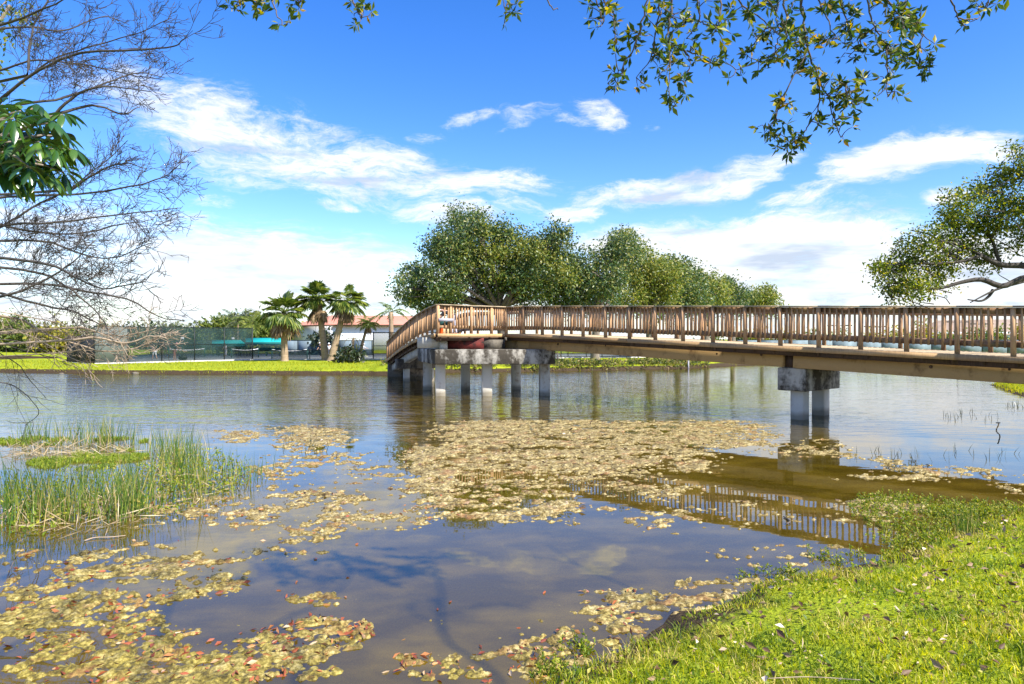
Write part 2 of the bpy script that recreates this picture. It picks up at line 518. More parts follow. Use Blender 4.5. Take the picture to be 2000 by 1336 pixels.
def terrain(X, Y):
    X = np.asarray(X, float)
    Y = np.asarray(Y, float)
    wob = (fbm(X * 1.3, Y * 1.3, 3, 3) - 0.5) * 0.35
    dA = sdist(X, Y, polyA) + wob
    dB = sdist(X, Y, polyB) + wob * 1.5
    dL = sdist(X, Y, polyL)
    dB = np.minimum(dB, -dL)
    hA = np.where(dA > 0, 0.02 + 0.50 * (1 - np.exp(-dA / 2.2)) + (fbm(X * 2.2, Y * 2.2, 3, 8) - 0.5) * 0.07 * np.clip(dA, 0, 1), np.maximum(dA * 0.11, -0.34) - 0.02)
    hB = np.where(dB > 0, 0.05 + 0.25 * sstep(0, 0.45, dB) + 0.12 * sstep(0.4, 3.5, dB) + (fbm(X * 0.7, Y * 0.7, 3, 5) - 0.5) * 0.10 * np.clip(dB, 0, 1), np.maximum(dB * 0.35, -0.9) - 0.05)
    h = np.maximum(hA, hB)
    h = h + np.where((hA < 0) & (hB < 0), (fbm(X * 0.9, Y * 0.9, 3, 21) - 0.5) * 0.12, 0)
    # embankment where the bridge lands
    h = h + 0.5 * np.exp(-((X + 6.4) ** 2 + (Y - 43.0) ** 2) / 5.0) * (dB > 0)
    h = h + 0.9 * sstep(0.0, 2.0, dA) * np.exp(-((X - 15.2) ** 2 + (Y - 11.0) ** 2) / 6.0)
    return h


def axis(segs):
    out = []
    for a, b, n in segs:
        out.append(np.linspace(a, b, n, endpoint=False))
    return np.concatenate(out + [np.array([segs[-1][1]])])


def geom(a, b, n):
    return a * (b / a) ** (np.arange(1, n + 1) / n)


xs = np.concatenate([-geom(62, 700, 14)[::-1], np.arange(-62, -9, 0.5), np.arange(-9, 9, 0.13), np.arange(9, 62, 0.5), geom(62, 700, 14)])
ys = np.concatenate([-geom(8, 500, 14)[::-1], np.arange(-8, 2, 0.5), np.arange(2, 13, 0.12), np.arange(13, 38, 0.4), np.arange(38, 62, 0.22), np.arange(62, 100, 0.8), geom(100, 900, 18)])
GX, GY = np.meshgrid(xs, ys)
GZ = terrain(GX, GY)
nx, ny = len(xs), len(ys)
idx = np.arange(nx * ny).reshape(ny, nx)
q = np.stack([idx[:-1, :-1], idx[:-1, 1:], idx[1:, 1:], idx[1:, :-1]], -1).reshape(-1, 4)


def ground_mat():
    m, nt, N, L, out = newmat('ground_soil_and_grass')
    b = N.new('ShaderNodeBsdfPrincipled')
    pos = geo_pos(nt)
    sep = N.new('ShaderNodeSeparateXYZ')
    L.new(pos, sep.inputs[0])
    z = sep.outputs[2]
    nz = noise(nt, 2.5, 5, vec=pos)
    nf = noise(nt, 30, 4, vec=pos)
    nb = noise(nt, 0.35, 4, vec=pos)
    grass = ramp(nt, [(0.25, (0.11, 0.16, 0.012)), (0.5, (0.25, 0.30, 0.015)), (0.75, (0.42, 0.41, 0.03))], mth(nt, 'ADD', mth(nt, 'MULTIPLY', nf, 0.45), mth(nt, 'ADD', mth(nt, 'MULTIPLY', nb, 0.3), mth(nt, 'MULTIPLY', nz, 0.25))))
    soil = ramp(nt, [(0.3, (0.022, 0.015, 0.009)), (0.7, (0.085, 0.06, 0.035))], nf)
    mud = ramp(nt, [(0.28, (0.14, 0.095, 0.014)), (0.5, (0.36, 0.255, 0.045)), (0.72, (0.52, 0.39, 0.11))], mth(nt, 'ADD', mth(nt, 'MULTIPLY', nz, 0.5), mth(nt, 'MULTIPLY', nf, 0.5)))
    zz = mth(nt, 'ADD', z, mth(nt, 'MULTIPLY', mth(nt, 'SUBTRACT', nz, 0.5), 0.10))
    farf = mth(nt, 'GREATER_THAN', sep.outputs[1], 33.0)
    thr = mth(nt, 'ADD', 0.06, mth(nt, 'MULTIPLY', farf, 0.14))
    isg = mth(nt, 'MULTIPLY', mth(nt, 'SUBTRACT', zz, thr), 25.0, True)
    isb = mth(nt, 'MULTIPLY', mth(nt, 'ADD', z, 0.06), 18.0, True)
    c = mixc(nt, isb, mud, soil)
    c = mixc(nt, isg, c, grass)
    L.new(c, b.inputs['Base Color'])
    b.inputs['Roughness'].default_value = 0.95
    b.inputs['Specular IOR Level'].default_value = 0.1
    bp = N.new('ShaderNodeBump')
    bp.inputs['Strength'].default_value = 0.6
    bp.inputs['Distance'].default_value = 0.06
    L.new(nf, bp.inputs['Height'])
    L.new(bp.outputs[0], b.inputs['Normal'])
    L.new(b.outputs[0], out.inputs[0])
    return m


gm = mesh_np('ground', np.stack([GX, GY, GZ], -1).reshape(-1, 3), [q], ground_mat(), True)
tag(link('ground', gm), kind='structure')


# ------------------------------------------------------------------ water
def water_mat():
    m, nt, N, L, out = newmat('pond_water')
    pos = geo_pos(nt)
    sep = N.new('ShaderNodeSeparateXYZ')
    L.new(pos, sep.inputs[0])
    y = sep.outputs[1]
    # calm near the algae, rippled further out
    edge = noise(nt, 0.12, 3, vec=pos)
    yy = mth(nt, 'ADD', y, mth(nt, 'MULTIPLY', mth(nt, 'SUBTRACT', edge, 0.5), 9.0))
    amp = mth(nt, 'MULTIPLY', mth(nt, 'SUBTRACT', yy, 13.5), 0.16, True)
    rgt = mth(nt, 'MULTIPLY', mth(nt, 'SUBTRACT', sep.outputs[0], 5.0), 0.16, True)
    amp = mth(nt, 'MULTIPLY', amp, mth(nt, 'SUBTRACT', 1.0, mth(nt, 'MULTIPLY', rgt, 0.72)))
    w1 = noise(nt, 1.0, 3, 0.5, vec=pos, sc3=(1.5, 4.2, 1))
    w2 = noise(nt, 1.0, 2, 0.5, vec=pos, sc3=(0.5, 1.3, 1))
    w3 = noise(nt, 1.0, 2, 0.5, vec=pos, sc3=(1.1, 2.0, 1))
    big = mth(nt, 'ADD', mth(nt, 'MULTIPLY', w1, 0.036), mth(nt, 'MULTIPLY', w2, 0.045))
    h = mth(nt, 'ADD', mth(nt, 'MULTIPLY', big, amp), mth(nt, 'MULTIPLY', w3, 0.0016))
    bp = N.new('ShaderNodeBump')
    bp.inputs['Strength'].default_value = 1.0
    bp.inputs['Distance'].default_value = 1.0
    L.new(h, bp.inputs['Height'])
    fr = N.new('ShaderNodeFresnel')
    fr.inputs['IOR'].default_value = 1.78
    L.new(bp.outputs[0], fr.inputs['Normal'])
    gl = N.new('ShaderNodeBsdfGlossy')
    gl.inputs['Roughness'].default_value = 0.015
    L.new(bp.outputs[0], gl.inputs['Normal'])
    tr = N.new('ShaderNodeBsdfTransparent')
    tr.inputs[0].default_value = (0.95, 0.83, 0.42, 1)
    mk = N.new('ShaderNodeBsdfDiffuse')
    mk.inputs[0].default_value = (0.52, 0.35, 0.03, 1)
    tm = N.new('ShaderNodeMixShader')
    silt = noise(nt, 0.9, 5, 0.6, vec=pos, sc3=(1, 1.6, 1))
    L.new(mth(nt, 'ADD', 0.12, mth(nt, 'MULTIPLY', mth(nt, 'SUBTRACT', silt, 0.43), 0.5, True)), tm.inputs[0])
    L.new(tr.outputs[0], tm.inputs[1])
    L.new(mk.outputs[0], tm.inputs[2])
    mx = N.new('ShaderNodeMixShader')
    L.new(mth(nt, 'MULTIPLY', fr.outputs[0], 1.15, True), mx.inputs[0])
    L.new(tm.outputs[0], mx.inputs[1])
    L.new(gl.outputs[0], mx.inputs[2])
    L.new(mx.outputs[0], out.inputs[0])
    return m


wv = [(-400, -20, 0), (400, -20, 0), (400, 120, 0), (-400, 120, 0)]
tag(link('water', mesh_np('water', wv, [[[0, 1, 2, 3]]], water_mat())), kind='structure')


# ------------------------------------------------------------------ leaves
def rand_dirs(n):
    v = rng.normal(size=(n, 3))
    return v / np.linalg.norm(v, axis=1)[:, None]


def leaves(P, A, L, wr=0.4, fold=0.15):
    """leaf quads folded on the midrib: base P, axis A (unit), length L"""
    n = len(P)
    L = np.broadcast_to(np.asarray(L, float), (n,))[:, None]
    s = np.cross(A, rand_dirs(n))
    s /= np.linalg.norm(s, axis=1)[:, None] + 1e-9
    nn = np.cross(A, s)
    mid = P + A * L * 0.5
    V = np.stack([P, mid + s * L * wr / 2 + nn * L * fold, P + A * L, mid - s * L * wr / 2 + nn * L * fold], 1)
    b = np.arange(n)[:, None] * 4
    return V.reshape(-1, 3), np.concatenate([b + [0, 1, 2], b + [0, 2, 3]])


def add_leaves(mb, P, A, L, wr=0.4, fold=0.15):
    V, t = leaves(P, A, L, wr, fold)
    mb.add(V, None, t)


def crown(mb, lobes, density, leaf, sig=0.32, per=26, wr=0.5, shell=0.5, droop=0.3, flat=0.0):
    """lobes [(center, radius or 3 radii)]; clumps of leaves spread through each lobe"""
    tips = []
    for c, r in lobes:
        c = np.asarray(c, float)
        r = np.broadcast_to(np.asarray(r, float), (3,))
        n = max(3, int(density * (r[0] * r[1] * r[2]) ** (2 / 3)))
        d = rand_dirs(n)
        rr = shell + (1.08 - shell) * rng.random(n) ** 0.7
        C = c + d * r * rr[:, None]
        tips.append(C)
        k = rng.poisson(per, n)
        ii = np.repeat(np.arange(n), k)
        sg = sig * (0.6 + 0.8 * rng.random(n))[ii]
        off = rng.normal(size=(len(ii), 3)) * sg[:, None] * [1, 1, 0.75]
        P = C[ii] + off
        A = off / (np.linalg.norm(off, axis=1)[:, None] + 1e-6) * 0.5 + rand_dirs(len(ii)) * 0.7 - [0, 0, droop]
        A /= np.linalg.norm(A, axis=1)[:, None] + 1e-9
        add_leaves(mb, P, A, leaf * (0.6 + 0.8 * rng.random(len(ii))), wr)
    return tips


def curve(a, b, sag=0.0, n=6, wig=0.0):
    a = np.asarray(a, float)
    b = np.asarray(b, float)
    t = np.linspace(0, 1, n)[:, None]
    P = a * (1 - t) + b * t
    P[:, 2] += (sag * 4 * t * (1 - t))[:, 0]
    if wig:
        w = rng.normal(size=(n, 3)) * wig
        w[0] = 0
        w[-1] = 0
        P += w
    return P


def smooth_path(pts, n=None):
    """Catmull-Rom resample"""
    P = np.asarray(pts, float)
    if len(P) < 3:
        return P
    k = n or max(len(P) * 3, 4)
    Q = np.vstack([2 * P[0] - P[1], P, 2 * P[-1] - P[-2]])
    out = []
    for u in np.linspace(0, len(P) - 1 - 1e-6, k):
        i = int(u)
        t = u - i
        p0, p1, p2, p3 = Q[i], Q[i + 1], Q[i + 2], Q[i + 3]
        out.append(0.5 * ((2 * p1) + (-p0 + p2) * t + (2 * p0 - 5 * p1 + 4 * p2 - p3) * t ** 2 + (-p0 + 3 * p1 - 3 * p2 + p3) * t ** 3))
    return np.array(out)


def tree(label, base, lobes, leafm, density=9, leaf=0.3, trunk_r=0.25, fork=None, group=None, name='tree', cat='tree', barkm=None, per=26, sig=0.35, limbs=2, shell=0.5, wr=0.5, second=None):
    base = np.asarray(base, float)
    t = thing(name, label, cat, tuple(base), 0, group)
    mb = MB()
    tips = crown(mb, [(np.asarray(c) - base, r) for c, r in lobes], density, leaf, sig, per, wr, shell)
    mb.build('crown', leafm, t)
    if second:
        m2 = MB()
        crown(m2, [(np.asarray(c) - base, r) for c, r in second[0]], second[1], leaf, sig, per, wr, shell)
        m2.build('crown', second[2], t)
    tb = MB()
    allc = np.mean([np.asarray(c) - base for c, r in lobes], axis=0)
    fk = np.array([allc[0] * 0.25, allc[1] * 0.25, max(allc[2] * 0.45, 0.8)]) if fork is None else np.asarray(fork) - base
    tb.tube(smooth_path([(0, 0, -0.2), (0, 0, 0.15), fk * [0.4, 0.4, 0.5], fk], 9), np.linspace(trunk_r * 1.35, trunk_r * 0.85, 9) * np.r_[1.35, 1.1, np.ones(7)], 9)
    for (c, r), tp in zip(lobes, tips):
        c = np.asarray(c) - base
        tb.tube(curve(fk, c, 0.25, 6, 0.12), np.linspace(trunk_r * 0.6, trunk_r * 0.18, 6), 6)
        for k in range(min(limbs, len(tp))):
            tb.tube(curve(fk + (c - fk) * rng.uniform(0.5, 0.9), tp[k], 0.1, 5, 0.08), np.linspace(trunk_r * 0.25, trunk_r * 0.06, 5), 5)
    tb.build('trunk', barkm or M['bark'], t, True)
    return t


def gz(x, y):
    return float(terrain(np.array([x]), np.array([y]))[0])


def lobes_px(lst, Y, jit=1.0):
    """(px,py,rpx[,dy]) at true distance Y -> world lobes"""
    out = []
    for l in lst:
        px, py, r = l[:3]
        dy = l[3] if len(l) > 3 else rng.uniform(-1, 1) * jit
        out.append((W(px, py, Y + dy), r / F * Y))
    return out


# big central tree
Yt = 52
b = np.array([W(985, 700, Yt)[0], Yt, gz(W(985, 700, Yt)[0], Yt)])
lob = [(800, 560, 34), (835, 585, 40), (815, 535, 26), (868, 540, 42), (860, 490, 36), (905, 445, 42), (880, 470, 34), (935, 440, 26), (925, 500, 40),
       (960, 480, 40), (985, 445, 20), (1010, 490, 42), (995, 530, 44), (1070, 470, 34), (1090, 455, 22), (1060, 520, 46), (1030, 570, 44), (950, 560, 30), (1095, 570, 45), (1110, 520, 34), (880, 580, 30), (1040, 540, 46), (905, 530, 30)]
lob2 = [(940, 470, 34, -2.2), (1000, 480, 36, -2.2), (1050, 490, 34, -2.2), (965, 520, 34, -2.2), (1100, 540, 32, -2), (900, 510, 26, -2)]
tree('large dense dark green tree rising behind the bridge corner, tallest of the row', b, lobes_px(lob, Yt, 2.4), M['ficus'], density=25, leaf=0.215, trunk_r=0.34, fork=W(975, 610, Yt), name='broad_tree', per=46, sig=0.33, shell=0.35, barkm=M['bark_dark'],
     second=(lobes_px(lob2, Yt), 9, M['ficus_light']))
# row receding to the right
row = [(1162, 53, [(1130, 560, 36), (1150, 520, 34), (1170, 580, 40), (1185, 540, 38), (1200, 490, 26), (1215, 480, 26), (1115, 590, 30), (1235, 500, 26)], 'second tree of the receding row, its trunk base seen under the bridge beam', 'ficus'),
       (1270, 60, [(1225, 500, 36), (1215, 470, 22), (1250, 520, 36), (1270, 560, 40), (1290, 520, 26), (1235, 570, 40), (1300, 545, 30), (1290, 590, 34)], 'rounded green tree with a tufted top, third of the row behind the bridge', 'ficus_light'),
       (1322, 66, [(1320, 540, 34), (1310, 525, 24), (1345, 555, 34), (1330, 585, 34), (1360, 580, 28), (1340, 520, 16)], 'fourth tree of the row behind the bridge, lower than its left neighbour', 'ficus'),
       (1380, 74, [(1375, 555, 30), (1390, 575, 30), (1365, 585, 28), (1405, 560, 16)], 'fifth tree of the row behind the bridge, half height', 'ficus_light'),
       (1432, 84, [(1425, 572, 26), (1445, 588, 26), (1415, 590, 24), (1420, 553, 13)], 'sixth and smaller tree of the row behind the bridge', 'ficus'),
       (1488, 96, [(1490, 582, 24), (1500, 595, 24), (1470, 590, 22), (1495, 568, 12)], 'rightmost and smallest looking tree of the row behind the bridge', 'ficus_light')]
for px, Y, lo, lab, mt in row:
    bx = W(px, 0, Y)[0]
    tree(lab, (bx, Y, gz(bx, Y)), lobes_px(lo, Y, 2.0), M[mt], density=25 * 52 / Y, leaf=0.235 * (Y / 55) ** 0.6, trunk_r=0.32, name='broad_tree', per=40, sig=0.38, shell=0.35, group='row of trees behind the bridge')

# right oak, limbs reaching in from the right
Yo = 32
b = np.array([26.5, 33.0, gz(26.5, 33.0)])
lo = [(1752, 540, 34), (1722, 525, 24), (1790, 560, 34), (1770, 500, 34), (1815, 470, 34), (1835, 525, 40), (1850, 430, 30), (1880, 470, 40), (1880, 395, 32), (1925, 430, 40), (1915, 375, 24), (1945, 350, 26), (1965, 400, 42), (1990, 330, 34), (2000, 455, 46), (1925, 500, 32), (1740, 575, 22), (1985, 290, 16), (2060, 380, 60), (2090, 470, 60), (2080, 300, 50), (2160, 420, 70), (2150, 330, 60), (2130, 510, 60)]
t = thing('oak_tree', 'spreading oak with sparse yellow green leaves at the right edge', 'tree', tuple(b))
mb = MB()
tips = crown(mb, [(c - b, r) for c, r in lobes_px(lo, Yo, 1.2)], 78, 0.15, 0.2, 19, 0.5, 0.15, 0.15)
mb.build('crown', M['oak'], t)
tb = MB()
tb.tube(smooth_path([(0, 0, -0.3), (0, 0, 0.3), (0.2, 0, 1.6), (0, 0, 3.2)], 9), [0.75, 0.55, 0.5, 0.46, 0.44, 0.42, 0.42, 0.42, 0.42], 10)
limbs = [[(2120, 560), (2060, 530), (2000, 519), (1953, 517), (1917, 499), (1880, 480), (1830, 470), (1790, 480)],
         [(1953, 517), (1945, 490), (1935, 465), (1905, 440), (1870, 430), (1850, 410)],
         [(1935, 465), (1955, 430), (1960, 390), (1950, 345)],
         [(2120, 570), (2060, 545), (2000, 543), (1958, 559), (1917, 546), (1875, 552), (1834, 563), (1780, 560), (1735, 545)],
         [(2000, 549), (1945, 566), (1895, 591)], [(1940, 566), (1930, 580), (1915, 588), (1890, 585)],
         [(1917, 499), (1880, 510), (1830, 515), (1770, 515), (1720, 525)], [(2120, 540), (2090, 450), (2060, 380), (2050, 300)], [(2060, 400), (2010, 340), (1990, 300)],
         [(1880, 510), (1850, 490), (1820, 460), (1780, 450)]]
for i, l in enumerate(limbs):
    dy = rng.uniform(-0.4, 0.4)
    P = smooth_path([W(a, c, Yo + dy) - b for a, c in l])
    r0 = 0.20 if i in (0, 3) else 0.09
    tb.tube(P, np.linspace(r0, 0.025, len(P)), 6)
for tp in tips:
    for k in range(min(7, len(tp))):
        e = tp[k]
        tb.tube(curve(e + rng.normal(size=3) * 0.7 + [0.8, 0, -0.25], e, 0.08, 4, 0.05), [0.028, 0.022, 0.016, 0.01], 4)
tb.build('trunk', M['oakbark'], t, True)


# ------------------------------------------------------------------ bare tree on the left
def bare_tree():
    root = np.array([-11.4, 9.8, gz(-11.4, 9.8)])
    t = thing('bare_tree', 'leafless tree whose long fine branches reach in from the left edge', 'tree', tuple(root))
    tr = MB()
    tr.tube(smooth_path([(0, 0, -0.3), (0, 0, 0.4), (0.3, 0, 2.5), (0.1, 0.1, 5.5), (0.5, 0, 9)], 14), np.linspace(0.26, 0.07, 14), 9)
    tr.build('trunk', M['bare'], t, True)
    mains = [
        [(-90, 300), (0, 196), (52, 147), (105, 110), (173, 84), (262, 58), (335, 26)],
        [(0, 196), (90, 130), (180, 100), (280, 100), (340, 95), (364, 82)],
        [(-60, 160), (0, 140), (60, 118), (150, 122), (250, 140), (318, 150)],
        [(-40, 60), (70, 20), (150, -20)],
        [(-40, 57), (60, 52), (130, 60), (200, 30), (255, 42)],
        [(52, 147), (64, 60), (110, -20)],
        [(10, 210), (120, 192), (200, 165), (260, 145), (320, 152)],
        [(110, 222), (160, 178), (210, 168), (290, 182)],
        [(115, 220), (180, 205), (240, 222), (270, 212)],
        [(-60, 398), (20, 378), (140, 375), (230, 362), (300, 345), (352, 312)],
        [(140, 372), (200, 335), (245, 322), (290, 335)],
        [(-60, 470), (0, 440), (60, 405), (130, 370), (165, 345), (205, 310), (244, 275)],
        [(-60, 450), (60, 436), (130, 432), (210, 418), (280, 410), (350, 402)],
        [(-40, 470), (80, 470), (150, 492), (220, 498), (292, 470)],
        [(-40, 500), (90, 515), (150, 540), (210, 560), (290, 548)],
        [(-60, 553), (90, 556), (190, 575), (260, 592), (310, 622), (360, 632)],
        [(-40, 562), (70, 590), (140, 605), (190, 627), (228, 645)],
        [(-40, 655), (0, 670), (50, 690), (110, 705), (180, 712)],
        [(-20, 680), (30, 712), (62, 747), (88, 778)],
        [(-30, 745), (30, 757), (72, 800), (42, 832)],
        [(-40, 520), (60, 528), (140, 560), (200, 610), (215, 640)],
        [(-40, 430), (60, 452), (160, 455), (240, 440), (300, 430)],
        [(-40, 590), (60, 560), (130, 520), (190, 470)],
    ]
    dry = [  # lower limbs of the same tree, sunlit tone put into their bark colour
        [(-60, 605), (40, 622), (90, 645), (150, 665), (190, 676), (260, 672), (322, 645)],
        [(-40, 600), (110, 634), (165, 662), (230, 692)],
        [(90, 645), (150, 640), (210, 655), (270, 648), (300, 640)],
        [(150, 665), (190, 660), (240, 672), (290, 662), (318, 668)],
        [(120, 690), (160, 685), (190, 672), (230, 680), (270, 700)],
        [(20, 640), (80, 660), (130, 690), (190, 708)],
        [(110, 640), (150, 668), (175, 700), (182, 712)],
        [(160, 640), (190, 650), (230, 668), (250, 700)],
        [(-30, 660), (50, 672), (110, 700), (150, 720)],
    ]

    def twigs(mb, P, r0, depth, rate, lenf, up):
        """side twigs of a polyline"""
        seg = np.linalg.norm(np.diff(P, axis=0), axis=1)
        Ltot = seg.sum()
        n = rng.poisson(rate * Ltot)
        cum = np.r_[0, np.cumsum(seg)] / Ltot
        for _ in range(n):
            u = rng.uniform(0.12, 1.0)
            i = min(np.searchsorted(cum, u) - 1, len(P) - 2)
            i = max(i, 0)
            p = P[i] + (P[i + 1] - P[i]) * rng.random()
            tn = P[i + 1] - P[i]
            tn /= np.linalg.norm(tn) + 1e-9
            side = np.cross(tn, [0, 1, 0]) * rng.choice([-1, 1])
            d = tn * rng.uniform(0.6, 1.0) + side * rng.uniform(0.35, 0.9) + rng.normal(size=3) * [0.1, 0.45, 0.1]
            d /= np.linalg.norm(d)
            ln = lenf * rng.uniform(0.35, 1.0) * (1.15 - 0.5 * u)
            m = 5
            Q = [p]
            dd = d.copy()
            for k in range(m):
                Q.append(Q[-1] + dd * ln / m)
                dd = dd + rng.normal(size=3) * 0.13 + [0.05, 0, up]
                dd /= np.linalg.norm(dd)
            Q = np.array(Q)
            rr = max(r0 * 0.55, 0.0035)
            mb.tube(Q, np.linspace(rr, 0.0026, len(Q)), 3, False)
            if depth > 0:
                twigs(mb, Q, rr, depth - 1, rate * 1.25, lenf * 0.5, up)

    def grow(lst, mat, r0, rate, lenf, up, dlo, dhi):
        mb = MB()
        for l in lst:
            Y0 = rng.uniform(dlo, dhi)
            Y1 = Y0 + rng.uniform(-0.9, 0.9)
            n = len(l)
            rs = 0.45 if l[-1][1] > 690 else 1.0
            P = smooth_path([W(a, c, Y0 + (Y1 - Y0) * i / (n - 1)) - root for i, (a, c) in enumerate(l)], n * 4)
            P = P + np.cumsum(rng.normal(size=P.shape) * 0.006, axis=0)
            # carry the limb back to the trunk
            a0 = P[0]
            h = min(max(a0[2] - 0.6, 0.6), 8.6)
            P2 = np.vstack([curve((0.2, 0, h), a0, 0.1, 5)[:-1], P])
            mb.tube(P2, np.linspace(r0 * 1.5 * rs, 0.005 * max(rs, .7), len(P2)), 5)
            twigs(mb, P, r0 * 0.45 * rs, 2 if rs == 1 else 1, rate * rs, lenf, up)
        mb.build('branches', mat, t, True)

    grow(mains, M['bare'], 0.0145, 8.0, 0.72, 0.05, 7.6, 10.2)
    grow(dry, M['dry_lit_twig'], 0.0125, 9.5, 0.45, 0.0, 8.2, 9.6)


bare_tree()

# leafy crown peeking in at the top left corner
b = np.array([-14.5, 13.0, gz(-14.5, 13.0)])
tree('yellow green leafy crown in the top left corner behind bare branches', b, [(W(0, 40, 13), 0.55), (W(-20, 100, 13), 0.6), (W(20, 10, 13.3), 0.3), (W(-120, 60, 13), 1.2), (W(-260, 120, 13), 1.5)], M['oak'], density=42, leaf=0.1, trunk_r=0.16, name='leafy_tree', per=15, sig=0.15, shell=0.2)


# ------------------------------------------------------------------ umbrella tree (left edge)
def umbrella_tree():
    Y = 4.6
    root = np.array([-5.3, 4.3, gz(-5.3, 4.3)])
    t = thing('umbrella_tree', 'glossy umbrella tree with drooping dark green leaflets at left edge', 'tree', tuple(root))
    st = MB()
    lf = MB()
    hub = W(-60, 340, Y) - root
    st.tube(smooth_path([(0, 0, -0.2), (0.1, 0, 1.0), (0.25, 0.1, 2.2), hub], 9), np.linspace(0.075, 0.035, 9), 8)
    whorls = [(0, 300, .45), (25, 285, -.1), (50, 325, .45), (10, 350, .1), (40, 360, .3), (80, 315, .5), (-10, 250, .2), (15, 255, .4), (60, 262, .4), (35, 320, .4), (70, 350, .2), (100, 352, 0), (45, 225, 0), (75, 215, .2), (105, 248, -.2), (128, 232, .3), (30, 240, -.3), (10, 212, .2), (80, 285, -.25), (112, 300, .1), (146, 300, .2), (55, 300, .2), (20, 300, 0), (95, 330, .3), (60, 335, -.2), (128, 345, .3), (25, 345, .2), (0, 270, .3), (-20, 320, 0), (40, 270, .35), (120, 275, .3), (-30, 230, 0), (85, 250, .35)]
    for px, py, dy in whorls:
        c = W(px - 4, py - 8, Y + dy) - root
        st.tube(curve(hub + rng.normal(size=3) * 0.05, c, 0.08, 6), np.linspace(0.016, 0.006, 6), 5)
        n = rng.integers(9, 13)
        axis_d = np.array([rng.uniform(0.1, 0.6), rng.uniform(-0.5, 0.2), rng.uniform(0.3, 0.8)])
        axis_d /= np.linalg.norm(axis_d)
        e1 = np.cross(axis_d, [0, 1, 0.2])
        e1 /= np.linalg.norm(e1)
        e2 = np.cross(axis_d, e1)
        for k in range(n):
            a = 2 * math.pi * k / n + rng.uniform(-0.15, 0.15)
            o = e1 * math.cos(a) + e2 * math.sin(a)
            L = rng.uniform(0.14, 0.20)
            w = L * rng.uniform(0.26, 0.33)
            p = c.copy()
            d = o * 0.9 + axis_d * 0.25
            ps = [p + d * 0.02]
            for s in range(6):
                d = d + np.array([0, 0, -0.30])
                d /= np.linalg.norm(d)
                ps.append(ps[-1] + d * L / 6)
            ps = np.array(ps)
            tn = np.gradient(ps, axis=0)
            sd = np.cross(tn, o + [0, 0, 0.5])
            sd /= np.linalg.norm(sd, axis=1)[:, None] + 1e-9
            nr = np.cross(sd, tn)
            nr /= np.linalg.norm(nr, axis=1)[:, None] + 1e-9
            prof = np.array([0.12, 0.62, 0.95, 1.0, 0.86, 0.55, 0.05]) * w / 2
            Lf = ps + sd * prof[:, None] - nr * prof[:, None] * 0.35
            Rt = ps - sd * prof[:, None] - nr * prof[:, None] * 0.35
            V = np.concatenate([Lf, ps, Rt])
            m = len(ps)
            qs = []
            for i in range(m - 1):
                qs += [[i, m + i, m + i + 1, i + 1], [m + i, 2 * m + i, 2 * m + i + 1, m + i + 1]]
            lf.add(V, qs)
    lf.build('leaves', M['umbrella'], t, True)
    st.build('stem', M['bark'], t, True)


umbrella_tree()


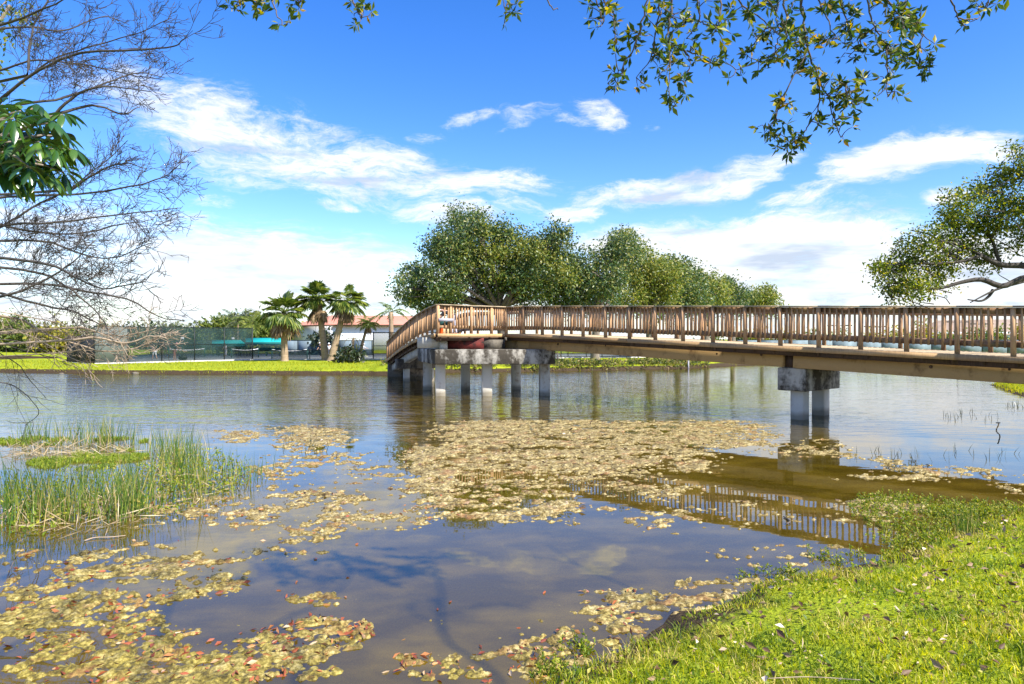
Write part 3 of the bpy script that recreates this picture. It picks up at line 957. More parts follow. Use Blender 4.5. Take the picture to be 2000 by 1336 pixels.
# ------------------------------------------------------------------ oak overhead
def overhead_oak():
    root = np.array([8.2, -2.2, gz(8.2, -2.2)])
    t = thing('overhanging_oak', 'oak whose leafy twigs hang down across the top of the view', 'tree', tuple(root))
    tb = MB()
    tb.tube(smooth_path([(0, 0, -0.3), (0, 0, 0.4), (-0.1, 0.1, 2.4), (-0.5, 0.6, 3.6)], 9), [0.62, 0.5, 0.42, 0.40, 0.38, 0.36, 0.34, 0.32, 0.3], 10)
    tb.build('trunk', M['bark'], t, True)
    br = MB()
    lf = MB()
    limb = smooth_path(np.array([(7.7, -1.6, 3.6), (6.4, -0.9, 4.6), (4.6, -0.3, 5.2), (2.8, 0.0, 5.35), (1.0, 0.1, 5.3), (-0.8, 0.1, 5.2), (-2.4, 0.1, 5.0)]) - root + [0, 0, root[2] * 0], 26)
    br.tube(limb, np.linspace(0.26, 0.05, 26), 8)

    # boughs reaching forward above the view, forking on the way
    boughs = []
    for bx, ex in ((6.2, 4.2), (4.8, 2.9), (3.4, 2.0), (2.2, 1.1), (1.0, 0.2), (-0.4, -0.9), (-1.8, -1.9)):
        i0 = np.argmin(np.abs(limb[:, 0] + root[0] - bx))
        a_ = limb[i0]
        e_ = np.array([ex, 4.1 + rng.uniform(-.2, .2), 4.62 + rng.uniform(-.06, .1)]) - root
        pp = smooth_path(curve(a_, e_, 0.22, 7, 0.10), 20)
        br.tube(pp, np.linspace(0.024, 0.008, 20), 6)
        boughs.append(pp[7:])
        for _ in range(3):
            j = rng.integers(8, 17)
            q_ = pp[j] + np.array([rng.uniform(-.7, .7), rng.uniform(.2, .8), rng.uniform(-.05, .3)])
            q_[1] = min(q_[1], 4.4 - root[1])
            p2 = smooth_path(curve(pp[j], q_, 0.06, 5, 0.04), 10)
            br.tube(p2, np.linspace(0.009, 0.004, 10), 5)
            boughs.append(p2)
            m_ = 14
            A_ = rand_dirs(m_)
            add_leaves(lf, p2[rng.integers(4, 10, m_)] + rand_dirs(m_) * 0.03, A_, rng.uniform(0.035, 0.07, m_), 0.38, 0.08)
    boughs = np.concatenate(boughs)

    def nearest(p):
        return boughs[np.argmin(np.linalg.norm(boughs - p, axis=1))]
    paths = [
        ([(1566, 0), (1569, 42), (1579, 98), (1596, 149), (1617, 191), (1630, 232), (1641, 268)], 1, 1),
        ([(1596, 149), (1600, 204), (1575, 251), (1549, 278), (1530, 292)], 0, 1),
        ([(1575, 72), (1532, 94), (1481, 119), (1439, 138)], 0, 1),
        ([(1579, 98), (1535, 180), (1512, 235), (1500, 265)], 0, 1),
        ([(1617, 191), (1660, 180), (1690, 160)], 0, 1), ([(1617, 185), (1650, 165), (1655, 200), (1680, 205)], 0, 1),
        ([(1694, 0), (1707, 51), (1732, 89), (1779, 115), (1815, 140)], 1, 1),
        ([(1732, 89), (1732, 140), (1732, 190)], 0, 1), ([(1707, 51), (1680, 80), (1660, 110)], 0, 1),
        ([(1750, 0), (1790, 40), (1802, 65), (1795, 95)], 1, 1), ([(1735, 0), (1770, 30), (1790, 50)], 1, 1),
        ([(1314, 0), (1307, 55), (1303, 81), (1341, 102), (1345, 140), (1320, 208)], 1, 0.55),
        ([(1303, 81), (1310, 120), (1308, 160)], 0, 1), ([(1341, 102), (1370, 108), (1388, 118)], 0, 1),
        ([(1265, 0), (1248, 64), (1235, 98), (1214, 136), (1190, 162)], 1, 1),
        ([(1290, 0), (1280, 64), (1273, 110), (1245, 150)], 1, 1), ([(1300, 20), (1330, 50), (1335, 40)], 0, 1),
        ([(1362, 0), (1365, 42), (1340, 75)], 1, 0.5), ([(1409, 0), (1405, 42), (1397, 64)], 1, 0.8),
        ([(1365, 40), (1385, 50), (1410, 52)], 0, 0.6),
        ([(1439, 0), (1469, 25), (1503, 51), (1532, 76)], 1, 0.6), ([(1503, 51), (1485, 68), (1478, 85)], 0, 0.9),
        ([(1530, 0), (1535, 40), (1520, 75), (1510, 110)], 1, 1.1), ([(1600, 0), (1615, 40), (1640, 80)], 1, 1.2), ([(1640, 0), (1655, 50), (1650, 90)], 1, 1.2), ([(1500, 0), (1515, 20), (1520, 50)], 1, 1.1),
        ([(1858, 0), (1872, 34), (1890, 55)], 1, 0.0), ([(1872, 36), (1900, 38), (1915, 36)], 0, 0.1),
        ([(1945, -30), (1930, 0), (1925, 15)], 1, 1.3), ([(1965, -30), (1970, -2)], 1, 1),
        ([(1160, -10), (1172, 20), (1178, 45)], 1, 1.0), ([(1180, 0), (1195, 30), (1200, 55)], 1, 0.8),
        ([(990, -30), (992, 5), (988, 16)], 1, 1.0), ([(1060, -30), (1075, 12), (1090, 18)], 1, 0.0),
        ([(520, -40), (532, 0), (540, 25), (556, 52)], 1, 0.25), ([(440, -20), (470, 5), (456, 16)], 1, 1.0), ([(490, -10), (500, 6)], 1, 1.0), ([(580, -20), (583, 6)], 1, 1.0),
        ([(670, -30), (688, 0), (700, 22), (706, 38)], 1, 0.9), ([(1470, -30), (1480, 10)], 1, 1), ([(1700, -20), (1750, 20), (1765, 50)], 1, 1.1),
    ]
    done = {}
    for l, top, dens in paths:
        Y0 = 4.05 + rng.uniform(-0.45, 0.45)
        k = (l[0])
        if not top:  # start on an earlier path near that pixel
            best = min(done, key=lambda q: (q[0] - k[0]) ** 2 + (q[1] - k[1]) ** 2)
            Y0 = done[best]
        dY = rng.uniform(-0.3, 0.3)
        n = len(l)
        pts = []
        for i, (a, c) in enumerate(l):
            Yk = Y0 + dY * i / n
            done[(a, c)] = Yk
            pts.append(W(a, c, Yk) - root)
        P = smooth_path(pts, n * 4)
        P = P + rng.normal(size=P.shape) * 0.004
        if top:
            a0 = P[0]
            P2 = np.vstack([smooth_path(curve(nearest(a0 + [0, 0, 0.45]), a0, 0.06, 5, 0.035), 9)[:-1], P])
        else:
            P2 = P
        r0 = 0.0125 if n >= 6 else (0.009 if top else 0.0065)
        br.tube(P2, np.linspace(r0 * 0.8, 0.0025, len(P2)), 5)
        # side twigs with leaf rosettes
        seg = np.linalg.norm(np.diff(P, axis=0), axis=1).sum()
        nt = max(2, int(seg * 34 * dens)) if dens > 0 else 0
        for q in range(nt):
            i = rng.integers(1, len(P)) if q else len(P) - 1
            p = P[i]
            d = rand_dirs(1)[0] * [1, 0.8, 1] + [0, 0, -0.1]
            d /= np.linalg.norm(d)
            ln = rng.uniform(0.015, 0.105)
            e = p + d * ln
            br.tube(curve(p, e, rng.uniform(-0.015, 0.02), 4, 0.004), [0.0035, 0.003, 0.0026, 0.002], 4)
            for c, m in ((e, rng.integers(4, 9)), (p + (e - p) * 0.55, rng.integers(0, 4))):
                if m:
                    A = rand_dirs(m) + d * 0.5
                    A /= np.linalg.norm(A, axis=1)[:, None]
                    add_leaves(lf, np.repeat(c[None], m, 0) + A * 0.004, A, rng.uniform(0.035, 0.072, m), 0.38, 0.08)
    br.build('branches', M['bark_dark'], t, True)
    lf.build('leaves', M['oak_near'], t)


overhead_oak()


# ------------------------------------------------------------------ palms
def fan_leaf(mb, base, d, petiole, size, droop=0.5):
    """palmate leaf: petiole + radiating blades"""
    d = d / np.linalg.norm(d)
    P = [base]
    dd = d.copy()
    for i in range(4):
        P.append(P[-1] + dd * petiole / 4)
        dd = dd + [0, 0, -0.10]
        dd /= np.linalg.norm(dd)
    mb.tube(P, [0.03, 0.025, 0.02, 0.018, 0.015], 3, False)
    c = P[-1]
    s = np.cross(dd, [0, 0, 1.0])
    s /= np.linalg.norm(s) + 1e-9
    n = 20
    th = np.linspace(-2.3, 2.3, n)
    V = []
    T = []
    for k, a in enumerate(th):
        bd = dd * math.cos(a) + s * math.sin(a)
        L = size * (0.75 + 0.25 * math.cos(a)) * rng.uniform(0.9, 1.1)
        mid = c + bd * L * 0.6 + [0, 0, -droop * 0.12 * L]
        tip = c + bd * L + [0, 0, -droop * 0.5 * L * rng.uniform(0.7, 1.4)]
        w = np.cross(bd, np.cross(s, dd))
        w = w / (np.linalg.norm(w) + 1e-9) * L * 0.075
        b0 = 4 * k
        V += [c, mid + w, tip, mid - w]
        T += [[b0, b0 + 1, b0 + 2], [b0, b0 + 2, b0 + 3]]
    mb.add(V, None, T)


def cabbage_palm(label, x, Y, toppx, topy, rad, seed_leaves=42, dead=12):
    z0 = gz(x, Y)
    t = thing('cabbage_palm', label, 'palm tree', (x, Y, z0), 0, 'cabbage palms on the far lawn')
    top = W(toppx, topy, Y) - np.array([x, Y, z0])
    tr = MB()
    n = 16
    path = smooth_path([(0, 0, -0.2), top * [0.15, 0, 0.15], top * [0.5, 0, 0.5], top], n)
    tr.tube(path, np.linspace(0.30, 0.19, n) * (1 + 0.06 * rng.random(n)) * np.r_[1.35, 1.2, np.ones(n - 2)], 10)
    tr.build('trunk', M['palmtrunk'], t, True)
    gr = MB()
    for k in range(seed_leaves):
        az = rng.uniform(0, 2 * math.pi)
        el = math.asin(rng.uniform(-0.3, 1.0))
        d = np.array([math.cos(az) * math.cos(el), math.sin(az) * math.cos(el), math.sin(el)])
        fan_leaf(gr, top + [0, 0, 0.05], d, rad * rng.uniform(0.4, 0.62), rad * rng.uniform(0.38, 0.5), 0.5 + 0.4 * (el < 0.3))
    gr.build('fronds', M['palm'], t)
    de = MB()
    for k in range(dead):
        az = rng.uniform(0, 2 * math.pi)
        el = rng.uniform(-1.25, -0.5)
        d = np.array([math.cos(az) * math.cos(el), math.sin(az) * math.cos(el), math.sin(el)])
        fan_leaf(de, top + [0, 0, -0.2], d, rad * 0.5, rad * 0.36, 0.9)
    de.build('dead_fronds', M['palm_dead'], t)


def px_x(px, Y):
    return (px - 1000) / F * Y


cabbage_palm('shorter cabbage palm standing left of the other two', px_x(556, 52), 52, 554, 613, 2.1, 40, 13)
cabbage_palm('tall cabbage palm in the middle, leaning left with its base by the bush', px_x(636, 53.5), 53.5, 622, 588, 1.9)
cabbage_palm('tall cabbage palm leaning right, directly left of the dark bush', px_x(646, 52.5), 52.5, 676, 590, 1.75, 40, 15)


def feather_frond(mb, base, d, L, droop, leaflet, n=22):
    d = d / np.linalg.norm(d)
    P = [base]
    dd = d.copy()
    for i in range(8):
        P.append(P[-1] + dd * L / 8)
        dd = dd + [0, 0, -droop]
        dd /= np.linalg.norm(dd)
    P = np.array(P)
    mb.tube(P, np.linspace(0.03, 0.008, 9), 3, False)
    t = np.linspace(0.18, 1, n)
    Q = np.stack([np.interp(t * 8, np.arange(9), P[:, i]) for i in range(3)], 1)
    T = np.gradient(Q, axis=0)
    T /= np.linalg.norm(T, axis=1)[:, None]
    s = np.cross(T, [0, 0, 1.0])
    s /= np.linalg.norm(s, axis=1)[:, None] + 1e-9
    ll = leaflet * np.sin(np.clip(t * 1.1, 0, 1) * math.pi * 0.85 + 0.3)
    for sg in (-1, 1):
        A = s * sg * 0.8 + T * 0.55 + [0, 0, -0.35] + rng.normal(size=Q.shape) * 0.08
        A /= np.linalg.norm(A, axis=1)[:, None]
        add_leaves(mb, Q, A, ll, 0.16, 0.03)


def feather_palm(name, label, px, Y, toppy, topx, L, nf, droop, mat, lean=0, dead=0, trunk_r=0.12, zbase=None, group=None, leaflet=0.4):
    x = px_x(px, Y)
    z0 = gz(x, Y)
    t = thing(name, label, 'palm tree', (x, Y, z0), 0, group)
    top = W(topx, toppy, Y) - np.array([x, Y, z0])
    tr = MB()
    tr.tube(smooth_path([(0, 0, -0.2), top * [0.2, 0, 0.4], top], 9), np.linspace(trunk_r * 1.3, trunk_r * 0.8, 9), 8)
    tr.build('trunk', M['palmtrunk'], t, True)
    g = MB()
    for k in range(nf):
        az = k * 2.4 + rng.uniform(-0.3, 0.3)
        el = rng.uniform(-0.1, 1.2)
        feather_frond(g, top, np.array([math.cos(az) * math.cos(el), math.sin(az) * math.cos(el), math.sin(el)]), L * rng.uniform(0.8, 1.1), droop, leaflet)
    g.build('fronds', mat, t)
    if dead:
        g = MB()
        for k in range(dead):
            az = rng.uniform(0, 6.28)
            feather_frond(g, top, np.array([math.cos(az), math.sin(az), -1.6]), L * 0.9, 0.12, leaflet * 0.7)
        g.build('dead_fronds', M['palm_dead'], t)


feather_palm('date_palm', 'short date palm with a slanted trunk, drooping skirt of fronds, right of the bush', 704, 56, 633, 719, 1.2, 30, 0.2, M['palm'], dead=14, leaflet=0.34)
feather_palm('royal_palm', 'slim palm with few arching fronds between the roof and big tree', 764, 62, 610, 764, 2.3, 10, 0.24, M['palm'], leaflet=0.5, trunk_r=0.22)
feather_palm('dying_palm', 'small withered palm with curled bare fronds above the dark bush', 688, 55, 663, 690, 1.3, 5, 0.42, M['palm_dead'], leaflet=0.14, trunk_r=0.09)
feather_palm('tall_palm', 'distant palm above the teal shelters, left one of two', 464, 92, 630, 465, 3.4, 15, 0.2, M['fargrey'], leaflet=0.8, group='distant palms behind the courts')
feather_palm('tall_palm', 'distant palm above the teal shelters, right one of two', 492, 90, 632, 493, 3.4, 16, 0.22, M['farleaf'], leaflet=0.8, group='distant palms behind the courts')


# ------------------------------------------------------------------ bushes and far trees
def bush(label, px, Y, lobes, mat, name='bush', leaf=0.2, dens=20, per=22, sig=0.2, cat='bush', group=None, trunk_r=0.05, shell=0.4):
    x = px_x(px, Y)
    z = gz(x, Y)
    return tree(label, (x, Y, z), lobes_px(lobes, Y, 0.5), mat, density=dens, leaf=leaf, trunk_r=trunk_r, name=name, cat=cat, per=per, sig=sig, group=group, barkm=M['bark_dark'], limbs=1, shell=shell)


bush('rounded dark green bush at the foot of the leaning palm', 682, 48, [(668, 697, 13), (685, 690, 14), (700, 697, 11), (660, 703, 9), (680, 703, 12), (697, 704, 10), (673, 686, 8)], M['bush'], leaf=0.26, dens=40, per=20, sig=0.14)
bush('dark green leafy shrub behind the blue grey windscreen', 636, 82, [(625, 659, 10), (640, 655, 9), (648, 652, 8), (610, 662, 7), (632, 668, 14)], M['bush'], leaf=0.5, dens=14, per=16, sig=0.35)
bush('low dark bush on the bank under the main pier', 1090, 46.6, [(1085, 718, 9), (1100, 719, 8), (1072, 718, 6)], M['ficus_light'], leaf=0.14, dens=50, per=16, sig=0.12)
bush('scrubby bush on the bank right of the bridge end', 858, 45.5, [(845, 722, 6), (868, 720, 7), (885, 721, 5)], M['ficus_light'], leaf=0.14, dens=50, per=16, sig=0.12)

far_left = [(-40, 88, [(-60, 650, 40), (-20, 665, 34), (-45, 630, 28)], 'yellowleaf', 'yellowish bush mass at the far left edge of the lagoon'),
            (20, 86, [(15, 652, 30), (40, 662, 28), (5, 675, 24), (25, 640, 20)], 'farleaf', 'bushy olive tree on the lagoon shore, leftmost fully seen'),
            (62, 84, [(55, 668, 26), (75, 660, 24), (65, 678, 22), (50, 650, 16)], 'farleaf', 'bright green bush on the lagoon shore behind bare twigs'),
            (100, 83, [(95, 662, 24), (115, 668, 24), (100, 680, 20), (110, 650, 16)], 'yellowleaf', 'yellow green bush on the lagoon shore, second from the black screen'),
            (132, 85, [(128, 662, 22), (142, 670, 20), (130, 680, 20), (140, 652, 14)], 'farleaf', 'mid green bush on the lagoon shore beside the black screen')]
for px, Y, lo, mt, lab in far_left:
    bush(lab, px, Y, lo, M[mt], name='shore_bush', leaf=0.5, dens=11, per=26, sig=0.5, group='bushes along the lagoon shore', trunk_r=0.15, shell=0.3)
behind = [(200, 104, [(190, 662, 22), (215, 668, 18), (205, 650, 14)], 'fargrey', 'grey green tree behind the grey screen, leftmost of the court trees'),
          (268, 108, [(255, 655, 18), (275, 650, 16), (285, 665, 20)], 'fargrey', 'small rounded tree behind the courts above the bundle of tan twigs'),
          (322, 102, [(310, 655, 18), (335, 655, 18), (325, 668, 20)], 'fargrey', 'tree behind the courts seen between the second and third fence posts'),
          (368, 106, [(355, 660, 18), (380, 655, 16), (370, 670, 20), (345, 650, 12)], 'fargrey', 'tree behind the courts at the fourth fence post'),
          (412, 104, [(400, 652, 18), (425, 642, 18), (415, 665, 22), (440, 640, 18)], 'farleaf', 'tree behind the left teal shelter'),
          (462, 110, [(450, 636, 18), (475, 632, 18), (460, 655, 24), (440, 645, 18)], 'fargrey', 'tall bushy tree directly behind the left distant palm'),
          (515, 104, [(505, 638, 20), (525, 645, 22), (515, 660, 24), (540, 640, 18)], 'farleaf', 'bright green tree behind the right teal shelter'),
          (565, 110, [(555, 650, 20), (575, 655, 18), (565, 668, 20)], 'farleaf', 'light green tree filling the gap left of the white building')]
for px, Y, lo, mt, lab in behind:
    bush(lab, px, Y, lo, M[mt], name='background_tree', leaf=0.6, dens=12, per=26, sig=0.6, cat='tree', group='trees behind the tennis courts', trunk_r=0.18, shell=0.3)
right = [(1395, 'yellow green hedge shrub below the row of trees'), (1440, 'olive shrub behind the rail under the sixth tree'), (1480, 'yellow shrub behind the rail under the rightmost row tree'), (1530, 'shrub behind the rail right of the row of trees'), (1580, 'shrub behind the rail just above the near pier'), (1640, 'green shrub behind the rail below the leftmost floodlight'),
         (1700, 'loose green shrub behind the rail below the second floodlight'), (1745, 'tall yellow shrub behind the rail'), (1800, 'bright yellow shrub behind the rail, most golden of the hedge'), (1850, 'grey green shrub in front of the brown roof, left end'), (1900, 'green shrub before the middle of the brown roof'), (1945, 'rounded green shrub before the right of the brown roof'), (1995, 'shrub behind the rail at the right frame edge'), (2060, 'shrub just past the right frame edge')]
for i, (px, lab) in enumerate(right):
    Y = 96 + (i * 37 % 11)
    hh = [16, 14, 20, 14, 18, 16, 20, 22, 24, 16, 18, 20, 24, 24][i]
    lo = [(px, 670 - hh * 0.4, hh * 0.8), (px - 16, 672, 14), (px + 16, 670, 15), (px + 4, 668 - hh, hh * 0.55)]
    bush(lab, px, Y, lo, M['yellowleaf' if i in (2, 3, 6, 7, 8, 12) else 'farleaf'], name='hedge_shrub', leaf=0.45, dens=7, per=22, sig=0.45, group='hedge of shrubs beyond the right rail', trunk_r=0.12, shell=0.3)

# ------------------------------------------------------------------ footbridge
BR = np.array([1.6, 27.0, 0.0])
bridge = thing('footbridge', 'weathered timber footbridge with slatted rails on stained concrete piers across the pond', 'bridge', tuple(BR))


def bpart(mb, name, mat, parent=None, smooth=False):
    o = mb.build(name, mat, parent or bridge, smooth)
    if parent is None:
        o.location = tuple(-BR)
    return o


D = np.array([0.653, -0.757])
D = D / np.linalg.norm(D)
NP = np.array([-D[1], D[0]])          # across the deck, away from the viewer
P1 = np.array([-0.22, 26.75])
P2 = np.array([-2.70, 24.80])
WID = 2.62
SEND = 21.0
BAY = 1.027


def zd(s):
    return 2.394 - 0.0358 * max(s, 1.0)


def R3(s, off, dz=0.0):
    p = P1 + D * s + NP * off
    return np.array([p[0], p[1], zd(s) + dz])


C0 = P1 + NP * WID + D * (-6.2)
LD = np.array([-0.2974, 0.9548])
LDn = np.array([0.9548, 0.2974])
LEN = 15.0
nearend = P2 + LD * LEN
farend = nearend + LDn * WID
zt = ([0, 2, 4.3, 6, 8.3, 11, 13, 15], [2.358, 2.30, 2.15, 1.99, 1.76, 1.42, 1.15, 0.90])


def zl(t):
    return float(np.interp(t * LEN, *zt))


def LN(t, dz=0.0, inset=0.0):
    p = P2 + LD * LEN * t + LDn * inset
    return np.array([p[0], p[1], zl(t) + dz])


def LF(t, dz=0.0):
    p = C0 + (farend - C0) * t
    return np.array([p[0], p[1], zl(t) + dz])


# deck
dk = MB()
s = -0.35
while s < SEND + 0.2:
    a = R3(s, -0.10, -0.02 + random.uniform(-.002, .002))
    b_ = R3(s, WID + 0.10, -0.02)
    dk.bar(a, b_, 0.133, 0.04)
    s += 0.14
for k in range(106):
    t_ = (k + 0.5) / 106
    dk.bar(LN(t_, -0.025, -0.1), LF(t_, -0.025), 0.132 if t_ < 1 else 0.1, 0.04)
far1 = P1 + NP * WID
dk.prism([tuple(P2), tuple(P1 + D * (-0.36)), tuple(far1 + D * (-0.42)), tuple(C0)], 2.314, 2.352)
bpart(dk, 'deck', M['wood_cap'])
# fascia boards and joists
fa = MB()
fa2 = MB()
fa3 = MB()
jo = MB()
step = 3.08
s = 0.0
while s < SEND - 0.01:
    e = min(s + step, SEND)
    for off, sg in ((-0.125, 1), (WID + 0.125, 1)):
        (fa if off < 0 else fa2).bar(R3(s + 0.004, off, -0.065), R3(e - 0.004, off, -0.065), 0.04, 0.13)
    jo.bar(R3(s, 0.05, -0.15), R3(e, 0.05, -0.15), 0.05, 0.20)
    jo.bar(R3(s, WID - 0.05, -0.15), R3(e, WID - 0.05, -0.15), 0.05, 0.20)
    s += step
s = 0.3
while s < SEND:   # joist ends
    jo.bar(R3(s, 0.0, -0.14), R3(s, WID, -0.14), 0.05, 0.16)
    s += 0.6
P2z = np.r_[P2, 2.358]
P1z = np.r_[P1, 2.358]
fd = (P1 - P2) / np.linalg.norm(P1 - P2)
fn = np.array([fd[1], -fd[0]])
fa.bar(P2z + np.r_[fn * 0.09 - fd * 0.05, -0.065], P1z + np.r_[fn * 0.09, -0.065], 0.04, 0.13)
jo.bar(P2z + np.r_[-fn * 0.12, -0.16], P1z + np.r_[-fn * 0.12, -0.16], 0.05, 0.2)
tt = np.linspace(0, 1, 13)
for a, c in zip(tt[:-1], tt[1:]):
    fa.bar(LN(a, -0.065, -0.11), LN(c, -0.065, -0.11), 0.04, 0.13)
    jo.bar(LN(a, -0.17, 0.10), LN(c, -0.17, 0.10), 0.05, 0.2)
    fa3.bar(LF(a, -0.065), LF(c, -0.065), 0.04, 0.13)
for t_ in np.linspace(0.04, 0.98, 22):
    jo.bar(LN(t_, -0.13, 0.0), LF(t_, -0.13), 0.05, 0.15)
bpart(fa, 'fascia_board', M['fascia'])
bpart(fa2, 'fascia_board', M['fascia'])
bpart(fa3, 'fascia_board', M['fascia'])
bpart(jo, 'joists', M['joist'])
# girders
for s0, s1 in ((-1.6, 11.22), (11.5, SEND)):
    for off in (0.42, WID - 0.45):
        g = MB()
        ss = [s0] + ([1.0] if s0 < 1 else []) + [s1]
        for a, c in zip(ss[:-1], ss[1:]):
            g.bar(R3(a, off, -0.415), R3(c, off, -0.415), 0.3, 0.33)
        bevel(bpart(g, 'girder', M['girder']), 0.012, 1)
for ins in (0.35, WID - 0.5):
    g = MB()
    tl = np.linspace(0.04 if ins < 1 else 0.17, 0.97, 9)
    for a, c in zip(tl[:-1], tl[1:]):
        q0, q1 = LN(a, -0.44, ins), LN(c, -0.44, ins)
        if ins > 1:
            q0[2] = min(q0[2], 1.95)
        g.bar(q0, q1, 0.28, 0.34)
    bpart(g, 'girder', M['pile'])
g = MB()
a = W(815, 670, 25.6)
c = W(871, 670, 25.75)
g.bar([a[0], a[1], 2.02], [c[0], c[1], 2.02], 0.32, 0.40)
bpart(g, 'girder', M['pile'])
g = MB()
a = W(874, 670, 25.85)
c = W(945, 670, 26.0)
g.bar([a[0], a[1], 1.99], [c[0], c[1], 1.99], 0.12, 0.42)
tag(bpart(g, 'side_panel', M['redpanel']), 'faded red panel')


g = MB()  # dark filler in the girder gap, standing in for its shade
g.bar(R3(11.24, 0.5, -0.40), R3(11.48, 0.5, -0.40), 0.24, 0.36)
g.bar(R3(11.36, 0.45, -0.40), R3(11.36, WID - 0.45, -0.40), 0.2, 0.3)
bpart(g, 'gap_shade_block', M['joist'])
g = MB()  # dark block added in front to hide the sun patch on the beam
a = W(944, 670, 26.3)
c = W(984, 670, 26.55)
g.bar([a[0], a[1], 1.955], [c[0], c[1], 1.955], 0.3, 0.36)
tag(bpart(g, 'girder_end_cover', M['abut']), 'dark block added over the sunlit beam end')
for k_, s_ in enumerate((2.6, 4.9, 7.3, 9.2, 10.6, 12.9, 14.8, 16.3, 18.6)):
    g = MB()
    p = R3(s_, 0.268, -0.33 + 0.05 * (k_ % 3))
    g.tube([p, p + np.r_[-NP * 0.012, 0]], 0.028 if k_ % 2 else 0.04, 8)
    bpart(g, 'bolt_hole_disc', M['joist'])  # dark disc standing in for the shade inside a bolt hole
# piers
def pile(parent, x, y, zt_, w=0.36, rot=0.0):
    m = MB()
    c, s_ = math.cos(rot), math.sin(rot)
    m.box((x, y, (zt_ - 1.3) / 2), (w, w, zt_ + 1.3), [[c, s_, 0], [-s_, c, 0], [0, 0, 1]])
    o = m.build('pile', M['pile'], parent)
    return bevel(o, 0.02, 1)


capb = MB()
capb.prism([(-2.85, 25.15), (1.0, 25.3), (1.62, 25.55), (1.2, 29.9), (-4.0, 30.0), (-3.95, 28.6)], 1.22, 1.772)
cap = bevel(bpart(capb, 'pier_cap', M['cap']), 0.03, 2)
for px_, py_ in ((-2.73, 26.0), (-0.96, 26.05), (1.24, 26.15), (-3.6, 29.1), (-1.99, 29.2), (0.17, 29.3)):
    pile(cap, px_, py_, 1.22, 0.38, 0.12)
capb = MB()
nc = np.array([7.50, 18.33])
cc = nc + NP * 1.02
capb.box((cc[0], cc[1], 1.085), (0.80, 2.04, 0.62), [[D[0], D[1], 0], [NP[0], NP[1], 0], [0, 0, 1]])
cap2 = bevel(bpart(capb, 'pier_cap', M['cap']), 0.03, 2)
ang = math.atan2(D[1], D[0])
for px_, py_ in ((7.80, 18.50), (8.84, 19.55)):
    pile(cap2, px_, py_, 0.775, 0.36, ang)
capb = MB()
pc = np.array([-4.75, 34.75])
capb.box((pc[0], pc[1], 0.89), (2.3, 0.6, 0.47), [[LDn[0], LDn[1], 0], [LD[0], LD[1], 0], [0, 0, 1]])
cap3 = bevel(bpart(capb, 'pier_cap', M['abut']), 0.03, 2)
for k in (-0.62, 0.62):
    p = pc + LDn * k
    pile(cap3, p[0], p[1], 0.655, 0.30, math.atan2(LDn[1], LDn[0]))
ab = MB()
e = (nearend + farend) / 2 - LD * 0.1
ab.box((e[0], e[1], 0.28), (WID - 0.1, 0.7, 1.1), [[LDn[0], LDn[1], 0], [LD[0], LD[1], 0], [0, 0, 1]])
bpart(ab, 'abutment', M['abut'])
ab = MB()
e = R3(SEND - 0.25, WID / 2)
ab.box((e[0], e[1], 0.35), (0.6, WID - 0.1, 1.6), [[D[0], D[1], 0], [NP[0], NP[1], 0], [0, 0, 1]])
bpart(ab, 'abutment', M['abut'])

# railings
bal = []          # baluster base points with rotation


def railing(posts, n2, skip=()):
    n3 = np.r_[n2, 0.0]
    posts = [np.asarray(p, float) for p in posts]
    capm, st, sb_ = MB(), MB(), MB()
    ang_ = math.atan2(n2[1], n2[0])
    for p in posts:
        pm = MB()
        pm.box((0, 0, 0.515), (0.088, 0.088, 1.05))
        o = bpart(pm, 'rail_post', M['wood'])
        o.location = tuple(p - BR - [0, 0, 0.02])
        o.rotation_euler = (random.uniform(-.012, .012), random.uniform(-.012, .012), ang_)
    for i, (a, c) in enumerate(zip(posts[:-1], posts[1:])):
        ov = 0.0
        capm.bar(a + [0, 0, 1.052], c + [0, 0, 1.052], 0.145, 0.036)
        st.bar(a - n3 * 0.066 + [0, 0, 0.962], c - n3 * 0.066 + [0, 0, 0.962], 0.038, 0.135)
        sb_.bar(a - n3 * 0.066 + [0, 0, 0.245], c - n3 * 0.066 + [0, 0, 0.245], 0.038, 0.115)
        d = c - a
        for k in range(6):
            if (i, k) in skip:
                continue
            p = a + d * ((k + 1) / 7.0 + random.uniform(-.012, .012)) - n3 * 0.026
            bal.append((p, ang_ + random.uniform(-.06, .06)))
    bpart(capm, 'handrail', M['wood_cap'])
    bpart(st, 'stringer', M['wood_dark'])
    bpart(sb_, 'stringer', M['wood_dark'])


NO = -NP
railing([R3(BAY * k, 0.0) for k in range(0, 21)], NO)
L12 = np.linalg.norm(P1 - P2)
railing([P2z + (P1z - P2z) * t_ for t_ in (0.0, 0.175, 0.47, 0.77, 1.0)], fn, skip=((0, 1), (0, 2), (0, 4)))
railing([LN(t_) for t_ in np.linspace(0, 1, 15)], -LDn)
railing([R3(-6.2 + BAY * k, WID) for k in range(0, 27)], NP)
fl = (farend - C0) / np.linalg.norm(farend - C0)
railing([LF(t_) for t_ in np.linspace(0, 1, 8)], np.array([fl[1], -fl[0]]))
bal.sort(key=lambda b_: np.hypot(b_[0][0], b_[0][1]))
bm_ = MB()
bm_.box((0, 0, 0.60), (0.04, 0.04, 0.85))
bme = bm_.mesh('baluster', M['wood'])
for p, a_ in bal[:100]:
    o = link('baluster', bme, bridge)
    o.location = tuple(p - BR)
    o.rotation_euler = (random.uniform(-.012, .012), random.uniform(-.012, .012), a_)
rb = MB()
for p, a_ in bal[100:]:
    c, s_ = math.cos(a_), math.sin(a_)
    rb.box(p + [0, 0, 0.60], (0.04, 0.04, 0.85), [[c, s_, 0], [-s_, c, 0], [0, 0, 1]])
